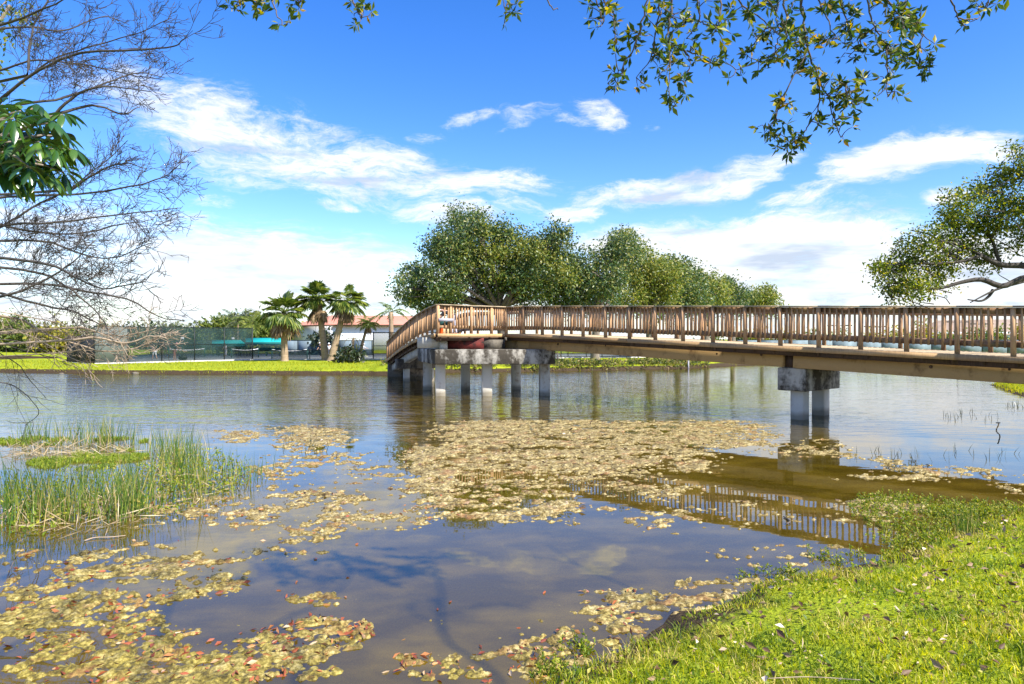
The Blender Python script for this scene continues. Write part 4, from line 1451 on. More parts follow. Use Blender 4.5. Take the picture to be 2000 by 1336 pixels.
tag(bpart(rb, 'baluster', M['wood']), 'many thin wooden balusters along the farther rails', kind='stuff')


# ------------------------------------------------------------------ people
def person(label, loc, rz, mats, lean=0.0, arms=((0.1, 0.1), (0.1, 0.1)), legs=((0, 0), (0, 0)), hat=None, h=1.7, crouch=0.0):
    """mats: skin, top, bottom, hair ; legs: forward swing of thigh, knee bend"""
    t = thing('person', label, 'person', loc, rz)
    k = h / 1.75

    def rotx(v, a):
        c, s_ = math.cos(a), math.sin(a)
        return np.array([v[0], v[1] * c - v[2] * s_, v[1] * s_ + v[2] * c])
    hipz = 0.92 - crouch
    piv = np.array([0, 0, hipz])
    N = {'pel': piv}

    def tor(x, z, y=0):
        return piv + rotx(np.array([x, y, z]), -lean)
    # facing is +Y ; leaning forward rotates towards +Y
    N['sp'] = tor(0, 0.22)
    N['ch'] = tor(0, 0.42)
    N['nk'] = tor(0, 0.58)
    N['hd'] = tor(0, 0.68, 0.03)
    N['ht'] = tor(0, 0.80, 0.02)
    E_ = [('pel', 'sp'), ('sp', 'ch'), ('ch', 'nk'), ('nk', 'hd'), ('hd', 'ht')]
    rad = {'pel': .125, 'sp': .115, 'ch': .125, 'nk': .05, 'hd': .088, 'ht': .075}
    for sd, (sw, bend), nm in ((-1, arms[0], 'l'), (1, arms[1], 'r')):
        sh = tor(0.185 * sd, 0.49)
        el = sh + rotx(np.array([0.05 * sd, 0, -0.28]), sw)
        wr_ = el + rotx(np.array([0.01 * sd, 0, -0.25]), sw + bend)
        hn = wr_ + rotx(np.array([0, 0, -0.13]), sw + bend)
        N['sh' + nm], N['el' + nm], N['wr' + nm], N['hn' + nm] = sh, el, wr_, hn
        E_ += [('ch', 'sh' + nm), ('sh' + nm, 'el' + nm), ('el' + nm, 'wr' + nm), ('wr' + nm, 'hn' + nm)]
        rad.update({'sh' + nm: .058, 'el' + nm: .042, 'wr' + nm: .028, 'hn' + nm: .03})
    for sd, (sw, bend), nm in ((-1, legs[0], 'l'), (1, legs[1], 'r')):
        hp = piv + np.array([0.095 * sd, 0, -0.05])
        kn = hp + rotx(np.array([0.01 * sd, 0, -0.42]), sw)
        an = kn + rotx(np.array([0, 0, -0.40]), sw - bend)
        to = an + np.array([0, 0.16, -0.02])
        N['hp' + nm], N['kn' + nm], N['an' + nm], N['to' + nm] = hp, kn, an, to
        E_ += [('pel', 'hp' + nm), ('hp' + nm, 'kn' + nm), ('kn' + nm, 'an' + nm), ('an' + nm, 'to' + nm)]
        rad.update({'hp' + nm: .088, 'kn' + nm: .056, 'an' + nm: .036, 'to' + nm: .035})

    def skin(name, edges, grow_, mat, root):
        ks = []
        for a, c in edges:
            for q_ in (a, c):
                if q_ not in ks:
                    ks.append(q_)
        me = bpy.data.meshes.new(name)
        me.from_pydata([tuple(N[q_] * k) for q_ in ks], [(ks.index(a), ks.index(c)) for a, c in edges], [])
        me.materials.append(mat)
        o = link(name, me, t)
        md = o.modifiers.new('Skin', 'SKIN')
        md.use_smooth_shade = True
        sv = me.skin_vertices[0].data
        for i, q_ in enumerate(ks):
            r_ = rad[q_] * k * grow_
            sv[i].radius = (r_, r_)
            sv[i].use_root = (q_ == root)
        sb = o.modifiers.new('Sub', 'SUBSURF')
        sb.levels = 1
        sb.render_levels = 1
        return o
    skin('body', E_, 1.0, mats[0], 'pel')
    skin('shirt', [('pel', 'sp'), ('sp', 'ch'), ('ch', 'shl'), ('ch', 'shr'), ('shl', 'ell'), ('shr', 'elr')], 1.16, mats[1], 'ch')
    skin('trousers', [('pel', 'hpl'), ('pel', 'hpr'), ('hpl', 'knl'), ('hpr', 'knr')] + ([('knl', 'anl'), ('knr', 'anr')] if mats[2] in (M['jeans'], M['greycloth'], M['blackcloth']) else []), 1.2, mats[2], 'pel')
    hm = MB()
    c = N['ht'] * k
    hm.tube([c + [0, 0, -0.04], c + [0, 0, 0.0], c + [0, 0, 0.045], c + [0, 0, 0.075]], [0.1, 0.098, 0.075, 0.02], 10)
    if hat is not None:
        hm.tube([c + [0, 0.05, -0.045], c + [0, 0.05, -0.03]], [0.15, 0.15], 12)
        hm.build('hat', hat, t, True)
    else:
        hm.build('hair', mats[3], t, True)
    return t


# ------------------------------------------------------------------ tennis courts
CZ = 0.15
FA = np.array([px_x(184, 46.5), 46.5])
FB = np.array([px_x(493, 55), 55.0])
FC = np.array([px_x(729, 56), 56.0])
FD = np.array([px_x(900, 58), 58.0])
FE = np.array([px_x(1345, 63), 63.0])
court_poly = [tuple(FA), tuple(FB), tuple(FC), tuple(FD), tuple(FE), (16.0, 88.0), (-46.0, 88.0), (-41.0, 68.0), (-39.0, 57.0), (-32.6, 50.3)]
# sink the ground under the courts
me = gm
co = np.empty(len(me.vertices) * 3, np.float32)
me.vertices.foreach_get('co', co)
co = co.reshape(-1, 3)
ins = sdist(co[:, 0].astype(float), co[:, 1].astype(float), court_poly)
co[:, 2] = np.where(ins > 0.05, np.minimum(co[:, 2], 0.02), co[:, 2])
me.vertices.foreach_set('co', co.ravel())
me.update()
cm = MB()
cm.prism(court_poly, 0.03, CZ)
tag(cm.build('tennis_court', M['court']), kind='structure')
km = MB()
for a, c in ((FA, FB), (FB, FC), (FC, FD), (FD, FE)):
    km.bar(np.r_[a, 0.24], np.r_[c, 0.24], 0.24, 0.50)
tag(km.build('kerb', M['kerb']), kind='structure')


def fence(label, a, c, z0, z1, posts, panelm, rails=(1.0,), name='fence', post_r=0.045, group=None, panel_split=True, skirt=None):
    """posts: fractions along a-c"""
    a = np.asarray(a, float)
    c = np.asarray(c, float)
    root = np.r_[a, z0]
    t = thing(name, label, 'fence', tuple(root), 0, group)
    for f in posts:
        p = a + (c - a) * f
        pm = MB()
        pm.tube([(p[0] - a[0], p[1] - a[1], -0.1), (p[0] - a[0], p[1] - a[1], z1 - z0 + 0.06)], post_r, 8)
        pm.build('post', M['black'], t, True)
    for r_ in rails:
        rm = MB()
        h_ = (z1 - z0) * r_
        rm.tube([(0, 0, h_), (c[0] - a[0], c[1] - a[1], h_)], 0.03, 6)
        rm.build('rail', M['black'], t, True)
    ps = sorted(posts)
    for f0, f1 in zip(ps[:-1], ps[1:]):
        p0, p1 = (c - a) * f0, (c - a) * f1
        hi = z1 - z0
        mt = panelm(f0) if callable(panelm) else panelm
        V = [(p0[0], p0[1], 0.0), (p1[0], p1[1], 0.0), (p1[0], p1[1], hi), (p0[0], p0[1], hi)]
        o = link('screen_panel', mesh_np('screen_panel', V, [[[0, 1, 2, 3]]], mt), t)
        sd = o.modifiers.new('Solid', 'SOLIDIFY')
        sd.thickness = 0.006
    return t


def fr(px):
    """fraction along FA-FB whose image column is px"""
    u = (px - 1000) / F
    return (u * FA[1] - FA[0]) / ((FB[0] - FA[0]) - u * (FB[1] - FA[1]))


pf = [0.0, fr(250), fr(316), fr(380), fr(438), 1.0]
fence('tall tennis fence with see-through green screens and a grey screen at its left end', FA, FB, 0.45, 2.98, pf, lambda f: M['screen_grey'] if f < 0.01 else M['screen_teal'], (1.0, 0.5), 'tennis_fence')
sd_ = np.array([-0.754, 0.657])
fence('short return of the tennis fence covered in black screen behind tan twigs', FA, FA + sd_ * 5.6, 0.45, 2.3, [0, 0.5, 1], M['screen_black'], (1.0,), 'tennis_fence')
fence('low chain link fence with black top rail in front of the palms', FB, FC, 0.45, 1.22, [0, 0.25, 0.47, 0.62, 0.8, 1.0], M['link'], (1.0, 0.05), 'low_fence', 0.035)
fence('tall fence panel with green screen beside the bridge left end', FC, FD, 0.45, 2.65, [0, 0.35, 0.7, 1.0], M['screen_teal'], (1.0, 0.5), 'tennis_fence')
fence('black wire fence seen below the bridge beam behind tree trunks', FD, FE, 0.45, 1.5, [0, 0.1, 0.2, 0.36, 0.42, 0.45, 0.53, 0.6, 0.68, 0.76, 0.84, 0.92, 1], M['link'], (1.0, 0.08), 'low_fence', 0.035)
fence('blue grey windscreen fence in front of the white building', (px_x(553, 84), 84), (px_x(727, 82), 82), CZ, 1.9, [0, 0.17, 0.33, 0.5, 0.62, 0.8, 1], M['screen_blue'], (1.0,), 'windscreen_fence')
fence('teal windscreen fence behind the shelters and courts', (-44.5, 84), (px_x(553, 86), 86), CZ, 1.9, [0, 0.25, 0.5, 0.75, 1], M['screen_teal'], (1.0,), 'windscreen_fence')
fence('long blue grey windscreen seen under the bottom rail of the bridge', (px_x(1440, 80), 80), (px_x(2120, 76), 76), 0.35, 1.98, list(np.linspace(0, 1, 15)), M['screen_blue'], (1.0,), 'windscreen_fence')


def tennis_net(label, a, c):
    a = np.asarray(a, float)
    c = np.asarray(c, float)
    t = thing('tennis_net', label, 'net', (a[0], a[1], CZ), 0, 'tennis nets')
    n = 9
    d = c - a
    top = [(d[0] * k / (n - 1), d[1] * k / (n - 1), 0.92 - 0.14 * math.sin(math.pi * k / (n - 1))) for k in range(n)]
    V = [(p[0], p[1], 0.03) for p in top] + top
    link('net_mesh', mesh_np('net_mesh', V, [[[i, i + 1, n + i + 1, n + i] for i in range(n - 1)]], M['net']), t)
    b_ = MB()
    for i in range(n - 1):
        b_.bar(top[i], top[i + 1], 0.03, 0.07)
    b_.build('net_tape', M['white'], t)
    for p in (top[0], top[-1]):
        m_ = MB()
        m_.tube([(p[0], p[1], 0), (p[0], p[1], 1.0)], 0.05, 8)
        m_.build('net_post', M['dkgreen'], t, True)


tennis_net('tennis net to the right of the shorter palm trunk', (px_x(531, 66), 66), (px_x(600, 67), 67))
tennis_net('tennis net left of the second fence post from the left teal shelter', (px_x(330, 70), 70), (px_x(400, 72), 72))
tennis_net('tennis net in front of the left teal shelter', (px_x(452, 70), 70), (px_x(505, 71), 71))


def shelter(label, px0, px1, Y, ytop, ymid, ybot):
    x0, x1 = px_x(px0, Y), px_x(px1, Y)
    zt_, zm, zb = [EYE - (y_ - HZ) / F * Y for y_ in (ytop, ymid, ybot)]
    t = thing('shelter', label, 'canopy', (x0, Y, CZ), 0, 'teal canvas shelters')
    w = x1 - x0
    dpt = 1.1
    o0 = np.array([0, 0, -CZ])
    m_ = MB()
    # hipped awning: front slope, back slope
    V = np.array([(0, 0, zm), (w, 0, zm), (w - 0.3, dpt * .5, zt_), (-0.35, dpt * .5, zt_), (0, dpt, zm), (w, dpt, zm)]) + o0
    V[3][0] = -0.25
    m_.add(V, [[0, 1, 2, 3], [3, 2, 5, 4]], [[0, 3, 4], [1, 5, 2]])
    m_.build('canopy_roof', M['teal'], t)
    m_ = MB()
    m_.bar((0, 0, (zm + zb) / 2 - CZ), (w, 0, (zm + zb) / 2 - CZ), 0.03, zm - zb)
    m_.bar((0, 0.03, (zm + zb) / 2 - CZ), (0, dpt, (zm + zb) / 2 - CZ), 0.03, zm - zb)
    m_.bar((w, 0.03, (zm + zb) / 2 - CZ), (w, dpt, (zm + zb) / 2 - CZ), 0.03, zm - zb)
    m_.build('valance', M['tealdark'], t)
    for x in (0.1, w - 0.1):
        for y_ in (0.08, dpt - 0.08):
            p_ = MB()
            p_.tube([(x, y_, 0), (x, y_, zm - CZ)], 0.05, 8)
            p_.build('post', M['dkgreen'], t, True)
    bn = MB()
    bn.box((w / 2, dpt * .55, 0.45), (w * 0.8, 0.4, 0.06))
    bn.box((w / 2, dpt * .8, 0.75), (w * 0.8, 0.06, 0.4))
    for x in (w * .15, w * .5, w * .85):
        bn.box((x, dpt * .55, 0.21), (0.06, 0.36, 0.42))
    bn.build('bench', M['dkgreen'], t)


shelter('smaller teal canvas shelter seen through the fence screen', 414, 472, 79, 664, 671, 677)
shelter('larger teal canvas shelter left of the shorter palm trunk', 480, 554, 77, 660, 668, 673)

# small white notice plates on posts
for px_, py_, Y_, lab in ((356, 660.5, 70, 'small pale floodlight box behind the third fence post'), (455, 661, 82, 'small pale box above the left teal shelter')):
    c = W(px_, py_, Y_)
    t = thing('notice_plate', lab, 'sign', (c[0], c[1], CZ))
    m_ = MB()
    m_.box((0, 0, c[2] - CZ), (0.34, 0.05, 0.22))
    bevel(m_.build('plate', M['white'], t), 0.01, 1)
    m_ = MB()
    m_.tube([(0, 0.05, 0), (0, 0.05, c[2] - CZ + 0.1)], 0.03, 6)
    m_.build('post', M['dkgreen'], t)

# people
person('person bending on the court in navy top and white shorts', (px_x(302, 64), 64, CZ), R(60), (M['skin'], M['navy'], M['whitecloth'], M['blackcloth']), 0.7, ((0.5, 0.3), (0.9, 0.4)), ((0.35, 0.3), (-0.2, 0.3)), None, 1.55)
person('person in dark shirt, pink cap and rust shorts holding a pale paddle', (px_x(341, 64), 64, CZ), R(-80), (M['skin'], M['blackcloth'], M['khaki'], M['blackcloth']), 0.25, ((0.3, 0.5), (1.1, 0.4)), ((0.1, 0.1), (-0.05, 0.1)), M['pinkcloth'], 1.6)
person('person in black with a white cap beside the tall palm trunk', (px_x(626, 74), 74, CZ), R(150), (M['skin'], M['blackcloth'], M['blackcloth'], M['blackcloth']), 0.1, ((0.2, 0.4), (0.2, 0.5)), ((0.1, 0.1), (-0.1, 0.1)), M['whitecloth'], 1.55)
person('person in white shirt and white hat between the two tall palms', (px_x(643, 72), 72, CZ), R(175), (M['skin'], M['whitecloth'], M['greycloth'], M['blackcloth']), 0.1, ((0.3, 0.6), (0.2, 0.4)), ((0.1, 0.1), (-0.1, 0.1)), M['whitecloth'], 1.5)
person('person in white shirt, white cap and blue jeans right of the dark bush', (px_x(708, 70), 70, CZ), R(-60), (M['skin'], M['whitecloth'], M['jeans'], M['blackcloth']), 0.15, ((0.4, 0.5), (0.9, 0.3)), ((0.15, 0.1), (-0.1, 0.1)), M['whitecloth'], 1.5)
person('person in pale grey clothes standing under the smaller teal shelter', (px_x(441, 78), 78, CZ), R(170), (M['skin_brown'], M['greycloth'], M['greycloth'], M['blackcloth']), 0.2, ((0.4, 0.6), (0.4, 0.5)), ((0.1, 0.1), (0.0, 0.1)), None, 1.4)
person('person bent over on the bridge corner, black top, pale trousers, white cap', (px_x(886, 28.6), 28.6, 2.358), R(80), (M['skin'], M['blackcloth'], M['greycloth'], M['blackcloth']), 1.15, ((0.5, 0.2), (0.7, 0.2)), ((0.12, 0.15), (-0.1, 0.1)), M['whitecloth'], 1.5)

# items left on the bridge corner
bk = MB()
c = W(857.5, 645, 25.6)
bk.tube([(0, 0, 0), (0, 0, 0.02), (0, 0, 0.2), (0, 0, 0.21)], [0.08, 0.085, 0.10, 0.105], 14)
tag(bk.build('bucket', M['orange'], None, True), 'orange red bucket on the bridge corner deck', 'bucket').location = (c[0] + 0.05, 25.75, 2.355)
bx = MB()
bx.box((0, 0, 0.11), (0.42, 0.3, 0.22))
bx.box((0, 0, 0.235), (0.45, 0.33, 0.03))
o = bevel(tag(bx.build('box', M['cream']), 'pale tan box on deck next to the bucket', 'box'), 0.01, 1)
o.location = (px_x(867, 25.9), 25.95, 2.355)
bg = MB()
bg.tube([(-0.2, 0, 0.06), (-0.12, 0, 0.11), (0, 0, 0.13), (0.12, 0, 0.11), (0.2, 0, 0.06)], [0.05, 0.11, 0.13, 0.11, 0.05], 10)
bg.tube([(-0.1, 0, 0.22), (-0.05, 0, 0.30), (0.05, 0, 0.30), (0.1, 0, 0.22)], 0.012, 5)
o = tag(bg.build('bag', M['dkgreen'], None, True), 'dark green tool bag on top of the tan box', 'bag')
o.location = (px_x(867, 25.9), 25.95, 2.61)
pk = MB()
pk.bar((0, 0, 0), tuple(np.r_[fd * 0.62, 0.0]), 0.03, 0.11)
o = tag(pk.build('plank', M['lilac']), 'grey spare plank fixed level across the gap in the corner rail', 'plank')
o.location = (P2[0] + fn[0] * 0.08, P2[1] + fn[1] * 0.08, 2.358 + 0.50)
bg = MB()
bg.tube([(-0.3, 0, 0.12), (-0.2, 0, 0.2), (0, 0, 0.24), (0.2, 0, 0.2), (0.3, 0, 0.12)], [0.08, 0.19, 0.22, 0.19, 0.08], 10)
bg.tube([(-0.15, 0, 0.40), (-0.1, 0, 0.5), (0.1, 0, 0.5), (0.15, 0, 0.40)], 0.02, 5)
o = tag(bg.build('sports_bag', M['black'], None, True), 'black sports bag lying inside the court by the fence', 'bag')
o.location = (px_x(351, 53), 53.5, 0.42)

# ------------------------------------------------------------------ buildings
t = thing('white_building', 'long white building with terracotta hip roof behind the palms', 'building', (px_x(655, 96), 96, 0.3))
bo = np.array([px_x(655, 96), 96.0])
pl = np.array([px_x(574, 104), 104.0]) - bo
pr = np.array([px_x(905, 99), 99.0]) - bo
m_ = MB()
zeave = EYE + 26 / F * 96 - 0.3
dl = pl / np.linalg.norm(pl)
m_.prism([tuple(pr), tuple(pr + pl), tuple(pl), (0, 0)][::-1], -0.3, zeave)
m_.build('wall', M['wallwhite'], t)
m_ = MB()
ov = 0.55
k0 = np.array([0.15, -0.75])
c0 = k0
c1 = pl + np.array([-0.95, -0.2])
c2 = pr + np.array([0.6, -0.6])
c3 = pr + pl + np.array([0.2, 0.9])
rz = 1.45
r0 = (pl * 0.5 + pr * 0.14)
r1 = (pl * 0.5 + pr * 0.86)
V = [np.r_[c0, zeave], np.r_[c1, zeave], np.r_[c3, zeave], np.r_[c2, zeave], np.r_[r0, zeave + rz], np.r_[r1, zeave + rz]]
m_.add(V, [[0, 3, 5, 4], [1, 4, 5, 2]], [[0, 4, 1], [3, 2, 5]])
m_.build('roof', M['tile'], t)
m_ = MB()
for a, c in ((c0, c1), (c0, c2)):
    m_.bar(np.r_[a, zeave - 0.09], np.r_[c, zeave - 0.09], 0.08, 0.2)
m_.build('eave', M['tiledark'], t)
wpos = pr * ((px_x(783, 97.6) - bo[0]) / pr[0])
m_ = MB()
ax = [[pr[0] / np.linalg.norm(pr), pr[1] / np.linalg.norm(pr), 0], [-pr[1] / np.linalg.norm(pr), pr[0] / np.linalg.norm(pr), 0], [0, 0, 1]]
m_.box((wpos[0], wpos[1] - 0.02, EYE + 11 / F * 97.6 - 0.3), (0.62, 0.1, 0.5), ax)
wf = m_.build('window', M['tiledark'], t)
m_ = MB()
m_.box((wpos[0], wpos[1] - 0.05, EYE + 11 / F * 97.6 - 0.3), (0.5, 0.08, 0.38), ax)
m_.build('pane', M['glass'], wf)
m_ = MB()
for k in (0.2, 0.45, 0.75):
    p = pl * k
    m_.box((p[0] - 0.02, p[1] - 0.03, zeave / 2), (0.07, 0.07, zeave - 0.2))
m_.build('downpipe', M['white'], t)

t = thing('brown_roofed_building', 'low building with long brown roof beyond the hedge at right', 'building', (px_x(1825, 150), 150, 0.3))
w = px_x(2180, 150) - px_x(1815, 150)
m_ = MB()
m_.box((w / 2, 6, 1.6), (w - 1, 11, 3.2))
m_.build('wall', M['wallwhite'], t)
m_ = MB()
V = [(0, 0, 2.6), (w, 0, 2.6), (w, 12, 2.6), (0, 12, 2.6), (4.5, 6, 5.9), (w - 4.5, 6, 6.4)]
m_.add(V, [[0, 1, 5, 4], [2, 3, 4, 5]], [[3, 0, 4], [1, 2, 5]])
m_.build('roof', M['brownroof'], t)
wf = MB()
for k in range(5):
    wf.box((4 + k * 5.5, 0.46, 1.9), (1.4, 0.12, 1.0))
wf.build('window', M['glass'], t)

for i, (px_, py_, lab) in enumerate(((1640, 636, 'twin head floodlight pole behind the rail, leftmost of four'), (1712, 638, 'twin head floodlight pole behind the rail, second of four'), (1870, 629, 'tallest twin head floodlight pole in front of the brown roof'), (1916, 633, 'twin head floodlight pole before the brown roof, rightmost of four'))):
    Y_ = 88
    c = W(px_, py_, Y_)
    t = thing('floodlight_pole', lab, 'floodlight', (c[0], c[1], 0.35), 0, 'floodlight poles of the far courts')
    hgt = c[2] - 0.35
    m_ = MB()
    m_.tube([(0, 0, 0), (0, 0, hgt)], [0.07, 0.05], 8)
    m_.build('pole', M['black'], t, True)
    m_ = MB()
    m_.tube([(-0.9, 0, hgt), (0.9, 0, hgt)], 0.035, 6)
    m_.build('crossarm', M['black'], t, True)
    for sx in (-1, 1):
        m_ = MB()
        m_.box((sx * 1.15, 0, hgt + 0.02), (0.75, 0.4, 0.14))
        bevel(m_.build('lamp_head', M['black'], t), 0.03, 1)

# shoreline stake, rocks
c = WP(1343.5, 719.5, 0)
m_ = MB()
m_.box((0, 0, 0.18), (0.09, 0.09, 0.75))
m_.box((0, 0, 0.57), (0.12, 0.12, 0.03))
tag(m_.build('marker_post', M['lilac']), 'pale marker post at the waterline under the bridge beam', 'post').location = (c[0], c[1] - 0.15, 0)


def rock(label, px_, py_, r_, name='rock'):
    c = WP(px_, py_, 0)
    m_ = MB()
    n_ = 7
    th = np.linspace(0, 2 * np.pi, 11, endpoint=False)
    V = []
    for i in range(n_):
        ph = -math.pi / 2 + math.pi * i / (n_ - 1)
        for a in th:
            rr = r_ * (0.8 + 0.4 * vnoise(np.array([a * 1.7 + px_]), np.array([ph * 2 + 3.0]))[0])
            V.append((rr * math.cos(ph) * math.cos(a) * 1.4, rr * math.cos(ph) * math.sin(a), rr * math.sin(ph) * 0.6))
    Q = [[i * 11 + j, i * 11 + (j + 1) % 11, (i + 1) * 11 + (j + 1) % 11, (i + 1) * 11 + j] for i in range(n_ - 1) for j in range(11)]
    m_.add(V, Q)
    o = tag(m_.build(name, M['rock'], None, True), label, 'rock')
    o.location = (c[0], c[1], r_ * 0.15)


rock('pale rounded rock at the foot of the far lawn, left part', 265, 730.2, 0.15)
rock('small pale rock at the far waterline near the left edge', 120, 730.5, 0.10)
rock('pale boulder under the left end of the bridge', 800, 735, 0.26)
rock('smaller grey boulder beside the bridge abutment', 812, 733, 0.2)
rock('flat rock by the waterline left of the pier piles', 826, 731, 0.2)
rock('stone on the bank below the bridge corner', 838, 730.5, 0.17)


# ------------------------------------------------------------------ algae
def emask(px, py):
    m = np.zeros_like(px)
    for cx, cy, rx, ry, v in [
            (1130, 880, 380, 78, 1.0), (900, 905, 150, 62, .95), (1350, 850, 220, 42, 1.0), (1060, 836, 260, 26, .95), (1590, 885, 110, 36, .8), (1470, 880, 120, 25, .7),
            (980, 975, 210, 62, .9), (1250, 955, 170, 38, .72), (860, 960, 120, 50, .8), (1130, 1010, 200, 30, .6),
            (650, 930, 230, 70, .62), (560, 1000, 230, 70, .64), (330, 1000, 220, 50, .55), (605, 858, 110, 36, .8), (500, 850, 120, 24, .6), (740, 1010, 160, 40, .6), (200, 985, 180, 30, .6),
            (190, 1130, 320, 90, .70), (150, 1250, 280, 95, .72), (450, 1280, 280, 70, .86), (630, 1245, 130, 52, .78), (250, 1315, 350, 45, .82), (860, 1300, 130, 46, .72), (620, 1170, 90, 16, .62), (440, 1120, 160, 40, .5), (870, 1215, 50, 18, .6), (740, 1130, 60, 14, .5), (560, 1085, 120, 22, .55),
            (1090, 1255, 170, 62, .88), (1250, 1180, 210, 42, .84), (990, 1310, 150, 50, .82), (1400, 1150, 130, 34, .84), (1180, 1230, 120, 40, .9),
            (1500, 1000, 250, 30, .55), (1350, 1020, 210, 25, .55), (1710, 1000, 150, 42, .74), (1380, 1085, 65, 22, .82), (1200, 1060, 150, 20, .45), (1600, 1060, 150, 26, .5), (1500, 1090, 120, 30, .55), (1290, 1030, 100, 22, .55),
            (1800, 925, 250, 20, .74), (1960, 955, 150, 16, .55), (1700, 905, 90, 16, .7), (1750, 985, 100, 20, .85)]:
        d = np.sqrt(((px - cx) / rx) ** 2 + ((py - cy) / ry) ** 2)
        m = np.maximum(m, v * (1 - sstep(0.55, 1.15, d)))
    for cx, cy, rx, ry, v in [(1120, 1085, 330, 62, .55), (800, 1120, 180, 60, .35), (1560, 910, 180, 26, .45), (1760, 965, 220, 22, .2), (560, 1140, 90, 40, .3), (930, 1180, 140, 50, .4)]:
        d = np.sqrt(((px - cx) / rx) ** 2 + ((py - cy) / ry) ** 2)
        m = m - v * (1 - sstep(0.5, 1.1, d))
    return m


nr, ncx = 520, 900
Yr = geom(4.05, 18.2, nr)
Pc = np.linspace(-70, 2060, ncx)
PX, YY = np.meshgrid(Pc, Yr)
AX = (PX - 1000) / F * YY
AY = YY
PY = HZ + EYE * F / YY


def algae_height(AX, AY, PX, PY):
    wx = AX + (fbm(AX * 2, AY * 2, 3, 77) - .5) * 0.5
    wy = AY + (fbm(AX * 2, AY * 2, 3, 78) - .5) * 0.5
    n1 = fbm(wx * 1.9, wy * 2.5, 3, 31)
    n2 = fbm(wx * 5.0, wy * 9.5, 3, 41)
    n3 = fbm(AX * 30, AY * 30, 3, 51)
    n = n1 * 0.42 + n2 * 0.40 + fbm(wx * 15, wy * 24, 3, 47) * 0.18
    m = emask(PX, PY)
    m = m + 0.08 * (m > 0.3) * (PX < 900) + 0.05 * (PY > 1090) * (m > 0.3) + 0.07 * (PY > 1150) * (PX < 800) * (m > 0.25)
    thr = 0.825 - 0.41 * np.clip(m, -0.3, 1.0) + 0.06 * (fbm(AX * 0.9, AY * 1.8, 3, 71) - 0.5)
    n4 = fbm(AX * 13, AY * 13, 3, 61)
    h = (n - thr) + (n4 - 0.5) * 0.26
    z = np.where(h > 0, 0.026 * (1 - np.exp(-h / 0.07)), np.maximum(h * 0.15, -0.2)) - 0.008
    z = z + (n3 - 0.5) * 0.03 + (n4 - 0.5) * 0.03
    return z, h


AZ, AH = algae_height(AX, AY, PX, PY)
tz = terrain(AX[::4, ::4], AY[::4, ::4])
tz = np.repeat(np.repeat(tz, 4, 0), 4, 1)[:nr, :ncx]
keep = (AH > np.where(PY > 880, -0.75, -0.26)) & (tz < 0.05)
idx = np.arange(nr * ncx).reshape(nr, ncx)
kq = keep[:-1, :-1] & keep[:-1, 1:] & keep[1:, 1:] & keep[1:, :-1]
q = np.stack([idx[:-1, :-1], idx[:-1, 1:], idx[1:, 1:], idx[1:, :-1]], -1)[kq]
used = np.unique(q)
remap = np.full(nr * ncx, -1)
remap[used] = np.arange(len(used))
AV = np.stack([AX, AY, AZ], -1).reshape(-1, 3)[used]


def algae_mat():
    m, nt, N, L, out = newmat('pond_algae')
    b = N.new('ShaderNodeBsdfPrincipled')
    pos = geo_pos(nt)
    sep = N.new('ShaderNodeSeparateXYZ')
    L.new(pos, sep.inputs[0])
    f1 = noise(nt, 26, 8, 0.75, vec=pos)
    f2 = noise(nt, 3.0, 4, vec=pos)
    f3 = noise(nt, 5.0, 4, vec=pos)
    mix_ = mth(nt, 'ADD', mth(nt, 'MULTIPLY', f1, 0.72), mth(nt, 'MULTIPLY', f3, 0.28))
    tan = ramp(nt, [(0.40, (0.06, 0.04, 0.012)), (0.47, (0.16, 0.115, 0.035)), (0.53, (0.30, 0.23, 0.085)), (0.60, (0.54, 0.45, 0.235))], mix_)
    grn = ramp(nt, [(0.40, (0.05, 0.04, 0.01)), (0.47, (0.13, 0.10, 0.02)), (0.53, (0.25, 0.20, 0.04)), (0.60, (0.42, 0.335, 0.10))], mix_)
    yf = mth(nt, 'MULTIPLY', mth(nt, 'SUBTRACT', 8.2, sep.outputs[1]), 0.30, True)
    gf = mth(nt, 'MULTIPLY', yf, mth(nt, 'MULTIPLY', mth(nt, 'SUBTRACT', mth(nt, 'ADD', f2, mth(nt, 'MULTIPLY', sep.outputs[0], -0.06)), 0.32), 3.0, True))
    c = mixc(nt, gf, tan, grn)
    rust = noise(nt, 2.2, 6, 0.7, vec=pos)
    rf = mth(nt, 'MULTIPLY', mth(nt, 'MULTIPLY', mth(nt, 'SUBTRACT', rust, 0.54), 9.0, True), 0.55)
    c = mixc(nt, rf, c, mixc(nt, f1, (0.10, 0.04, 0.015), (0.46, 0.21, 0.09)))
    sub = mth(nt, 'MULTIPLY', mth(nt, 'SUBTRACT', mth(nt, 'MULTIPLY', sep.outputs[2], -1.0), 0.012), 45.0, True)
    weedc = ramp(nt, [(0.40, (0.05, 0.042, 0.008)), (0.50, (0.17, 0.13, 0.025)), (0.62, (0.36, 0.29, 0.08))], mth(nt, 'ADD', mth(nt, 'MULTIPLY', f1, 0.5), mth(nt, 'MULTIPLY', f2, 0.5)))
    c = mixc(nt, mth(nt, 'MULTIPLY', sub, 0.85), c, weedc)
    L.new(c, b.inputs['Base Color'])
    b.inputs['Roughness'].default_value = 0.55
    b.inputs['Specular IOR Level'].default_value = 0.25
    bp = N.new('ShaderNodeBump')
    bp.inputs['Strength'].default_value = 0.7
    bp.inputs['Distance'].default_value = 0.012
    L.new(mix_, bp.inputs['Height'])
    L.new(bp.outputs[0], b.inputs['Normal'])
    L.new(b.outputs[0], out.inputs[0])
    return m


tag(link('floating_algae', mesh_np('floating_algae', AV, [remap[q]], algae_mat(), True)), 'tan and olive mats of algae floating on the calm water', 'algae', kind='stuff')


